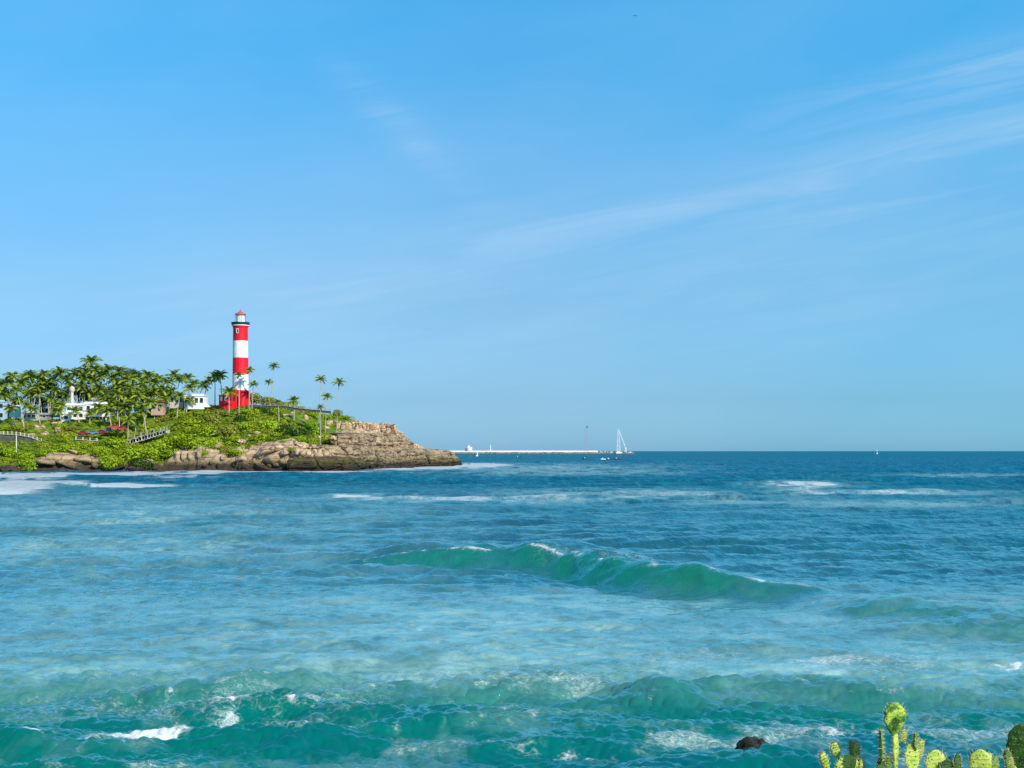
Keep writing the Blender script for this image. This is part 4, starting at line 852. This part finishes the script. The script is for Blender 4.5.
# ------------------------------------------------------------------ parked cars
def car(px, py, Y, mt_, rz, label, win=DARKG):
    root = empty('parked_car', (wx(px, Y), Y, wz(py, Y)), rz); tag(root, label, 'car', 'cars parked on the headland')
    b = MB(); L_ = 1.95
    side = [(-L_, .35), (-L_, .85), (-1.2, 1.0), (-.7, 1.45), (.75, 1.45), (1.25, .98), (L_, .8), (L_, .35)]
    vs = [(x, -.8, z) for x, z in side] + [(x, .8, z) for x, z in side]; n = len(side)
    fs = [tuple(range(n)), tuple(range(2 * n - 1, n - 1, -1))] + [(i, (i + 1) % n + 0, (i + 1) % n + n, i + n)[::-1] for i in range(n)]
    b.add(vs, fs); b.build('body', mt_, root)
    b = MB(); g_ = [(-1.05, 1.02), (-.66, 1.38), (.7, 1.38), (1.1, 1.0)]
    b.add([(x, -.815, z) for x, z in g_] + [(x, .815, z) for x, z in g_], [(0,1,2,3), (7,6,5,4), (0,3,7,4), (1,5,6,2), (0,4,5,1), (3,2,6,7)]); b.build('side_window', win, root)
    for x in (-1.2, 1.2):
        for y in (-.78, .78):
            b = MB(); b.tube([(x, y - .1, .33), (x, y + .1, .33)], .33, 12); b.build('wheel', TYRE, root)
CB = mat('blue_car_paint', (.12, .22, .35), .3, .1, 1, 0, 0, .5); CM = mat('maroon_car_paint', (.30, .02, .04), .3, .1, 1, 0, 0, .5); CR = mat('red_car_paint', (.55, .03, .05), .3, .1, 1, 0, 0, .5); CW = mat('white_car_paint', (.75, .75, .73), .3, .1, 1, 0, 0, .5)
car(83, 435, 499, CM, 0, 'maroon car, leftmost of those above the short white wall')
car(93, 434.5, 500, CB, 0.1, 'blue-grey car between two red-toned cars above the short white wall')
car(102, 434, 501, CM, -0.1, 'maroon car at the right end above the short white wall')
car(114, 429, 504, CR, 0.3, 'bright red car parked higher under the palms, left of the pair')
car(121.5, 430.5, 503, CR, 0.1, 'bright red car just below and right of the higher red one')
car(108, 432, 505, CB, 0.0, 'blue-grey car tucked left of the bright red cars')

# ------------------------------------------------------------------ breakwater and what stands on it
BY = 3500.0; k = BY / F
bw = empty('breakwater', (0, BY, 0)); tag(bw, 'long straight breakwater with white wall on dark rocks along the horizon', 'breakwater')
b = MB(); xs_ = np.arange(wx(448, BY), wx(637, BY), 6.0); vs = []; fs = []
for i, x in enumerate(xs_):
    q = 1 - max(0, (px_of(x, BY) - 598) / 39.0) * 0.55; hh = 4.2 * q + random.uniform(-.7, .7); yo = random.uniform(-2, 2)
    vs += [(x, -14 + yo, -2), (x, -5 + yo, hh), (x, 8, hh), (x, 14, -2)]
    if i: a = 4 * i; fs += [(a-4, a, a+1, a-3), (a-3, a+1, a+2, a-2), (a-2, a+2, a+3, a-1)]
b.add(vs, fs); b.build('rock_mound', ROCKB, bw)
b = MB(); b.box(wx(448, BY), wx(598, BY), -1, 6, 3.5, 8.0); b.build('parapet_wall', WHITE, bw)
for i in range(22):
    px = 599 + i * 1.6 + random.uniform(-.4, .4); b = MB(); b.box(wx(px, BY) - random.uniform(.8, 1.8), wx(px, BY) + random.uniform(.8, 1.8), -2, 2, 2.2, 4.5 + random.uniform(0, 2.2) * (1 - i / 30)); b.build('concrete_block', WHITE if i % 3 else GREYC, bw)
hb = empty('harbour_house', (wx(469, BY), BY - 2, 7.5)); tag(hb, 'small white building with pointed roof on the left end of the breakwater', 'building')
b = MB(); b.box(-4.6, 8, 0, 8, 0, 9.2); b.build('wall', WHITE, hb)
b = MB(); b.box(-9.5, -4.6, 0, 8, 0, 7); b.build('side_wing', ROCKB, hb)
b = MB(); b.add([(-3, 0, 9.2), (3, 0, 9.2), (3, 8, 9.2), (-3, 8, 9.2), (0, 4, 15)], [(0,1,4), (1,2,4), (2,3,4), (3,0,4), (0,3,2,1)]); b.build('roof', WHITE, hb)
b = MB(); b.box(-3.4, -1.6, -.2, .2, .5, 7); b.build('door', DARKG, hb)
ml = empty('navigation_beacon', (wx(490.5, BY), BY, 7.9)); tag(ml, 'short thin white beacon post on the breakwater right of the harbour house', 'beacon')
b = MB(); b.lathe([(1.3, 0), (.8, 11), (1.2, 11.5), (1.2, 13), (.1, 14.5)], 12); b.build('post', WHITE, ml)
def lattice(b, x0, x1, y, z0, z1, wt, wb, n, r):
    ring = []
    for i in range(n + 1):
        q = i / n; w = wb * (1 - q) + wt * q; c = x0 + (x1 - x0) * q; z = z0 + (z1 - z0) * q
        ring.append([(c - w, y - w, z), (c + w, y - w, z), (c + w, y + w, z), (c - w, y + w, z)])
    for j in range(4):
        b.tube([ring[0][j], ring[-1][j]], r, 5)
    for i in range(n):
        for j in range(4): b.tube([ring[i][j], ring[i + 1][(j + 1) % 4]], r * .6, 4); b.tube([ring[i][j], ring[i][(j + 1) % 4]], r * .6, 4)
mm = empty('lattice_mast', (wx(586.5, BY), BY, 6.5)); tag(mm, 'faint reddish lattice mast rising thinly from the breakwater', 'mast')
b = MB(); lattice(b, 0, 0, 0, 0, 58, 3.0, 4.0, 12, 0.15); b.build('mast_frame', REDW, mm)
b = MB(); b.box(-1.0 + 1.2, 1.0 + 1.2, -1, 1, 57.5, 64); b.build('mast_head', DARKM, mm)
cr = empty('white_crane', (wx(618.3, BY), BY - 6, 5.0)); tag(cr, 'tall white triangular crane with slanting stay near the right end of the breakwater', 'crane')
b = MB(); lattice(b, 0, -0.4, 0, 0, 58, 1.0, 4.2, 10, 0.35); b.build('boom', WHITE, cr)
b = MB(); b.tube([(1.5, 0, 54), (12, 0, 28), (17.5, 0, 8)], .45, 6); b.tube([(1.5, 0, 50), (17.5, 0, 8)], .35, 5); b.build('stay', WHITE, cr)
b = MB(); lattice(b, 18, 18, 0, 0, 11, 1.0, 2.5, 3, 0.4); b.build('counter_mast', WHITE, cr)
b = MB(); b.box(-7, 6, -9, -4, -4.2, -1.2); b.box(-5, 4, -8.5, -4.5, -1.2, 1); b.build('base_cabin', WHITE, cr)

# ------------------------------------------------------------------ boats
def hull(b, L_, W, H, mi=None):
    n = 9; vs = []; fs = []
    for i in range(n):
        q = i / (n - 1); x = (q - .5) * L_; w = W * .5 * (1 - abs(2 * q - 1) ** 2.6) + .04; sh_ = H * (1 + .5 * abs(2 * q - 1) ** 2)
        vs += [(x, -w, sh_), (x, -w * .55, -.25), (x, w * .55, -.25), (x, w, sh_), (x, 0, sh_ * .75)]
    for i in range(n - 1):
        a = 5 * i; c = a + 5; fs += [(a, c, c + 1, a + 1), (a + 1, c + 1, c + 2, a + 2), (a + 2, c + 2, c + 3, a + 3), (a + 3, c + 3, c + 4, a + 4), (a + 4, c + 4, c, a)]
    return b.add(vs, fs, mi)
BOATD = mat('dark_boat_paint', (.02, .05, .12), .5); BOATW = mat('pale_boat_paint', (.6, .7, .75), .5)
def boat(px, py, L_, mt_, label, rz=0.0, men=2, Y=None, sail=0):
    Y = H0 * F / (py - HY); root = empty('fishing_boat' if not sail else 'sailing_boat', (wx(px, Y), Y, 0), rz); tag(root, label, 'boat', 'small boats on the horizon')
    b = MB(); hull(b, L_, L_ * .24, L_ * .11); b.build('hull', mt_, root, True)
    for i in range(men):
        b = MB(); x = (-.25 + .5 * i) * L_; b.lathe([(.3, L_*.06), (.36, L_*.06 + .6), (.3, L_*.06 + 1.0), (.12, L_*.06 + 1.15), (.16, L_*.06 + 1.3), (.12, L_*.06 + 1.5), (.03, L_*.06 + 1.55)], 8, x, 0); o = b.build('person', DARKM if i % 2 else BOATW, None, True, loc=tuple(root.location)); tag(o, ('pale figure at left end of ' if i == 0 else 'dark figure at right end of ') + ' '.join(label.split(',')[0].split()[:10]), 'person', 'people in the small boats')
        if i % 2 == 0: pass
    if sail:
        b = MB(); b.tube([(0, 0, .5), (0, 0, sail)], .12, 6); b.build('mast', WHITE, root)
        b = MB(); b.add([(.2, 0, 1.2), (L_ * .45, .1, 1.2), (.1, 0, sail), (.2, .08, 1.2), (L_ * .45, .18, 1.2), (.1, .08, sail)], [(0, 1, 2), (5, 4, 3), (0, 3, 4, 1), (1, 4, 5, 2), (2, 5, 3, 0)]); b.build('sail', WHITE, root)
    return root
boat(519, 457.6, 6.5, BOATD, 'single dark boat off the middle of the breakwater', .5, 1)
boat(587.5, 459.6, 9, BOATD, 'dark boat with pale ends below the lattice mast', .1, 2)
boat(605, 459.8, 7, BOATW, 'pale low boat, leftmost of the three below the crane', .2, 1)
boat(610.5, 460.2, 7, BOATD, 'middle boat of the three below the crane', -.2, 1)
boat(619, 460, 9, BOATD, 'dark longer boat, rightmost of the three below the crane', .0, 1)
boat(477, 456.2, 8, WHITE, 'small white sailing boat below the breakwater left of the beacon', 1.2, 0, sail=8)
boat(877, 454.0, 16, WHITE, 'tiny white sailing boat alone on the right horizon', 1.2, 0, sail=16)

# ------------------------------------------------------------------ bird
BYd = 430.0; bz_ = wz(16, BYd); bd = MB()
bd.tube([(-.28, 0, 0), (-.1, 0, .03), (.12, 0, .03), (.3, 0, .0)], [.02, .08, .07, .03], 8)
for s_ in (-1, 1):
    bd.add([(-.05, 0, .05), (.1, 0, .05), (.12, s_ * .45, .22), (-.02, s_ * .45, .2), (-.12, s_ * .85, .10), (-.04, s_ * .85, .10)], [(0, 1, 2, 3), (3, 2, 5, 4)] if s_ > 0 else [(3, 2, 1, 0), (4, 5, 2, 3)])
bd.add([(-.28, -.03, 0), (-.28, .03, 0), (-.5, .14, 0), (-.5, -.14, 0)], [(0, 1, 2, 3)])
bo = bd.build('bird', mat('dark_plumage', (.02, .02, .025), .8), None, True, loc=(wx(635, BYd), BYd, bz_), rot=(0.05, 0.25, R(75))); bo.scale = (1.05,) * 3
tag(bo, 'dark bird gliding high in the clear sky above the sea', 'bird')

# ------------------------------------------------------------------ near wet rock
nr = obj('seaweed_rock', boulder_mesh(14, None, 5, 0.34), None, (wx(757, 32), 32, 0.10), (0.1, 0, 0.4), (0.55, 0.5, 0.36))
nr.data.materials.clear()
m = rock_mat('wet_black_rock', (0.035, 0.03, 0.015), (0.004, 0.004, 0.004), False, 7.0); t = m.node_tree; b = t.nodes['Principled BSDF']; b.inputs['Roughness'].default_value = .35
src = b.inputs['Base Color'].links[0].from_socket; g = N(t, 'ShaderNodeTexCoord'); nn = N(t, 'ShaderNodeTexNoise'); nn.inputs['Scale'].default_value = 2.0; nn.inputs['Detail'].default_value = 5; L(t, g.outputs['Object'], nn.inputs['Vector'])
spx = N(t, 'ShaderNodeSeparateXYZ'); L(t, g.outputs['Object'], spx.inputs[0])
fk = M_(t, 'ADD', nn.outputs[0], M_(t, 'MULTIPLY', spx.outputs[0], 0.22))
L(t, mix(t, ramp(t, fk, [(.6, (0,) * 3), (.72, (1,) * 3)]).outputs[0], src, (0.22, 0.24, 0.01)), b.inputs['Base Color']); nr.data.materials.append(m)
tag(nr, 'black wet rock with yellow-green seaweed awash in the near water', 'rock')

# ------------------------------------------------------------------ cacti
def pad_mat(name, a, b_, c_, P=(.3, .5, .75)):
    m = bpy.data.materials.new(name); m.use_nodes = True; t = m.node_tree; b = t.nodes['Principled BSDF']; b.inputs['Roughness'].default_value = .5; b.inputs['Specular IOR Level'].default_value = .3
    g = N(t, 'ShaderNodeTexCoord'); n = N(t, 'ShaderNodeTexNoise'); n.inputs['Scale'].default_value = 14; n.inputs['Detail'].default_value = 6; L(t, g.outputs['Object'], n.inputs['Vector'])
    r1 = ramp(t, n.outputs[0], [(P[0], a), (P[1], b_), (P[2], c_)])
    vo = N(t, 'ShaderNodeTexVoronoi'); vo.inputs['Scale'].default_value = 30; L(t, g.outputs['Object'], vo.inputs['Vector'])
    dots = ramp(t, vo.outputs['Distance'], [(.14, (.25, .15, .06)), (.24, (1, 1, 1))])
    L(t, mix(t, 1.0, r1.outputs[0], dots.outputs[0], 'MULTIPLY'), b.inputs['Base Color'])
    bn = N(t, 'ShaderNodeBump'); bn.inputs['Strength'].default_value = .9; bn.inputs['Distance'].default_value = .02; L(t, n.outputs[0], bn.inputs['Height']); L(t, bn.outputs[0], b.inputs['Normal'])
    b.inputs['Subsurface Weight'].default_value = 0.0
    return m
PADL = pad_mat('pale_cactus_skin', (.26, .42, .05), (.46, .60, .09), (.64, .68, .22)); PADG = pad_mat('green_cactus_skin', (.05, .16, .015), (.14, .30, .02), (.30, .45, .05)); PADD = pad_mat('shaded_cactus_skin', (.012, .05, .010), (.03, .10, .015), (.07, .16, .02))  # the darkest one has the shade of pads facing off the sun painted in
PADB = pad_mat('dappled_cactus_skin', (.02, .09, .010), (.09, .24, .015), (.42, .55, .07), (.42, .5, .58))  # lit spots and spine shadows painted into the pad colour
SPINE = mat('cactus_spine', (.62, .55, .38), .6); TIP = mat('red_cactus_tip', (.45, .18, .12), .6)
def pad_mesh(W, H, T, material, seed, tip=False):
    """obovate pad standing on z=0, broad in x, bumps at the areoles"""
    r = np.random.default_rng(seed); nu, nv = 40, 26; V = []; Fq = []
    ar = []
    for i in range(-4, 5):
        for j in range(0, 8):
            ar.append(((i + (j % 2) * .5) * .24, (j + .6) / 8))
    for j in range(nv + 1):
        q = j / nv; zz_ = H * (1 - math.cos(math.pi * q)) / 2; h = zz_ / H
        w = W / 2 * (math.sin(math.pi * min(1, max(0, h))) ** 0.55) * (0.62 + 0.5 * h) + 0.001
        for i in range(nu):
            a = 2 * math.pi * i / nu; x = w * math.cos(a); y = T / 2 * math.sin(a) * (abs(w) / (W / 2)) ** .5
            V.append((x, y, zz_))
    V = np.array(V); bump = np.zeros(len(V))
    for ax__, ah in ar:
        dd = ((V[:, 0] / (W / 2) - ax__) / .10) ** 2 + ((V[:, 2] / H - ah) / .05) ** 2; bump += np.exp(-dd)
    V[:, 1] += np.sign(V[:, 1]) * bump * T * .13; V[:, 0] *= 1 + 0.05 * np.sin(V[:, 2] / H * 23 + seed); 
    V[:, 1] += T * 0.5 * np.sin(V[:, 2] / H * 2.2 + seed) * .5
    for j in range(nv):
        for i in range(nu): Fq.append((j * nu + i, j * nu + (i + 1) % nu, (j + 1) * nu + (i + 1) % nu, (j + 1) * nu + i))
    midx = None
    if tip: midx = [1 if (f // nu) > nv * .86 else 0 for f in range(len(Fq))]
    me = np_mesh('pad', V, Fq, [material, TIP], True, None, midx)
    b = MB(); rr2 = random.Random(seed)
    for ax__, ah in ar:
        if abs(ax__) > .9 or ah > .97: continue
        h = ah; w = W / 2 * (math.sin(math.pi * h) ** 0.55) * (0.62 + 0.5 * h); x = ax__ * W / 2
        if abs(x) > w * .97: continue
        yy = T / 2 * math.sqrt(max(0, 1 - (x / w) ** 2)) * (w / (W / 2)) ** .5 + T * .06
        for sg in (-1, 1):
            off = T * 0.25 * math.sin(h * 2.2 + seed)
            for _ in range(2):
                p0 = Vector((x, sg * yy + off, h * H)); dv = Vector((rr2.uniform(-.6, .6), sg * .8, rr2.uniform(-.2, .9))).normalized() * rr2.uniform(.006, .014); b.tube([p0 - dv * .2, p0 + dv * 1.7], [.0018, .0005], 4)
    for k in range(18):     # along the rim
        h = .18 + .8 * (k // 2) / 9; sg = -1 if k % 2 else 1; w = W / 2 * (math.sin(math.pi * min(h, .985)) ** 0.55) * (0.62 + 0.5 * h)
        for _ in range(2):
            p0 = Vector((sg * w, 0, h * H)); dv = Vector((sg * rr2.uniform(.2, 1) * (1.2 - h * .6), rr2.uniform(-.4, .4), rr2.uniform(0, .7) + h * .5)).normalized() * rr2.uniform(.009, .022); b.tube([p0 - dv * .2, p0 + dv * 1.5], [.0022, .0006], 4)
    return me, b.mesh('spines', SPINE)
def plant(name, label, Y, pads, anchor):
    gz_ = bank_z(Y) - .05; root = empty(name, (wx(anchor, Y), Y, gz_)); tag(root, label, 'cactus', 'prickly pear cacti along the near bank'); s = Y / F
    for i, (px, pyt, pyb, w, T, yaw, tilt, mt_, tip) in enumerate(pads):
        H = (pyb - pyt) * s; W = w * s
        me, sp_ = pad_mesh(W, H, T * s * .72, mt_, i * 13 + int(anchor), tip)
        o = obj('pad', me, root, (wx(px, Y) - root.location.x, random.uniform(-.04, .04), wz(pyb, Y) - gz_), (R(random.uniform(-6, 6)), R(tilt), R(yaw)))
        tag(obj('spines', sp_, o), kind='stuff')
    # the older stems below that carry them, down to the soil
    lo = min(wz(p[2], Y) for p in pads) - gz_
    for (px, pyt, pyb, w, T, yaw, tilt, mt_, tip) in pads:
        zb = wz(pyb, Y) - gz_
        if pyb < 766: continue
        me, sp_ = pad_mesh(.17, zb + .1, .045, PADG, int(px)); obj('pad', me, root, (wx(px, Y) - root.location.x, random.uniform(-.03, .03), -.06), (0, 0, R(random.uniform(-30, 30))))
    return root
# px, top, bottom, width, thickness(px), yaw, tilt, material, reddish tip
plant('prickly_pear_cactus', 'pale cactus clump with reddish-tipped young pads, leftmost in the foreground', 10.0, [
    (827, 748, 772, 9, 6, 20, -22, PADL, True), (839, 742.5, 760.5, 11, 6, 10, -14, PADL, True), (846, 753.5, 782, 27, 5, 10, 0, PADL, False), (857, 741.5, 765, 9, 6, 30, 2, PADL, True),
    (853, 741, 762, 8, 5, 80, -2, PADG, False), (862, 757, 785, 9, 7, 40, 0, PADL, False), (848, 764, 790, 14, 4, 40, 10, PADL, False), (829, 768, 800, 7, 6, 20, 0, PADL, False)], 846)
plant('prickly_pear_cactus', 'tall cactus topped by one round dark-rimmed pad on a pale stalk', 9.8, [
    (892, 701, 734.5, 25, 6, 12, 3, PADB, False), (894.5, 728.5, 773, 13, 7, 56, 0, PADL, False), (879, 727, 762, 18, 5, 82, 0, PADG, False), (880, 757, 790, 14, 6, 30, 0, PADD, False), (887, 754, 775, 6, 5, 20, 5, PADG, False),
    (911, 741, 775, 19, 6, 18, 4, PADL, False), (905.5, 729, 745, 6.5, 5, 10, -6, PADL, True), (915.5, 732, 750, 9, 4, 65, 4, PADG, False), (919, 739, 762, 8, 5, 20, 8, PADL, False), (912, 770, 800, 18, 6, 10, 0, PADL, False), (894, 770, 800, 12, 6, 40, 0, PADG, False)], 896)
plant('prickly_pear_cactus', 'pair of broad pale pads low at the lower right with dark pads between', 10.0, [
    (938, 750.5, 782, 24, 5, 8, -3, PADL, False), (945, 758, 790, 18, 4, 5, 6, PADD, False), (957.5, 753, 785, 13, 5, 35, 0, PADD, False), (979, 749, 782, 24, 5, -10, 2, PADL, False), (995, 757, 790, 13, 5, 40, 10, PADG, False), (990, 754, 780, 9, 5, 60, 8, PADL, False)], 962)
plant('prickly_pear_cactus', 'big dark spiny cactus pad cut by the right frame edge', 9.4, [
    (1022, 723, 775, 33, 9, -14, 2, PADD, False), (1010, 748, 764, 9, 6, 20, -24, PADG, False), (1012, 755, 772, 10, 6, 20, -18, PADL, False), (1014, 764, 782, 13, 6, 10, -10, PADL, False), (1024, 768, 800, 26, 9, 0, 0, PADG, False)], 1020)
# pale stones on the bank between the cactus plants
for i, (px, py, w) in enumerate([(870, 768, 22), (800, 782, 40)]):
    if i: continue
print('verts sea', len(Vs))
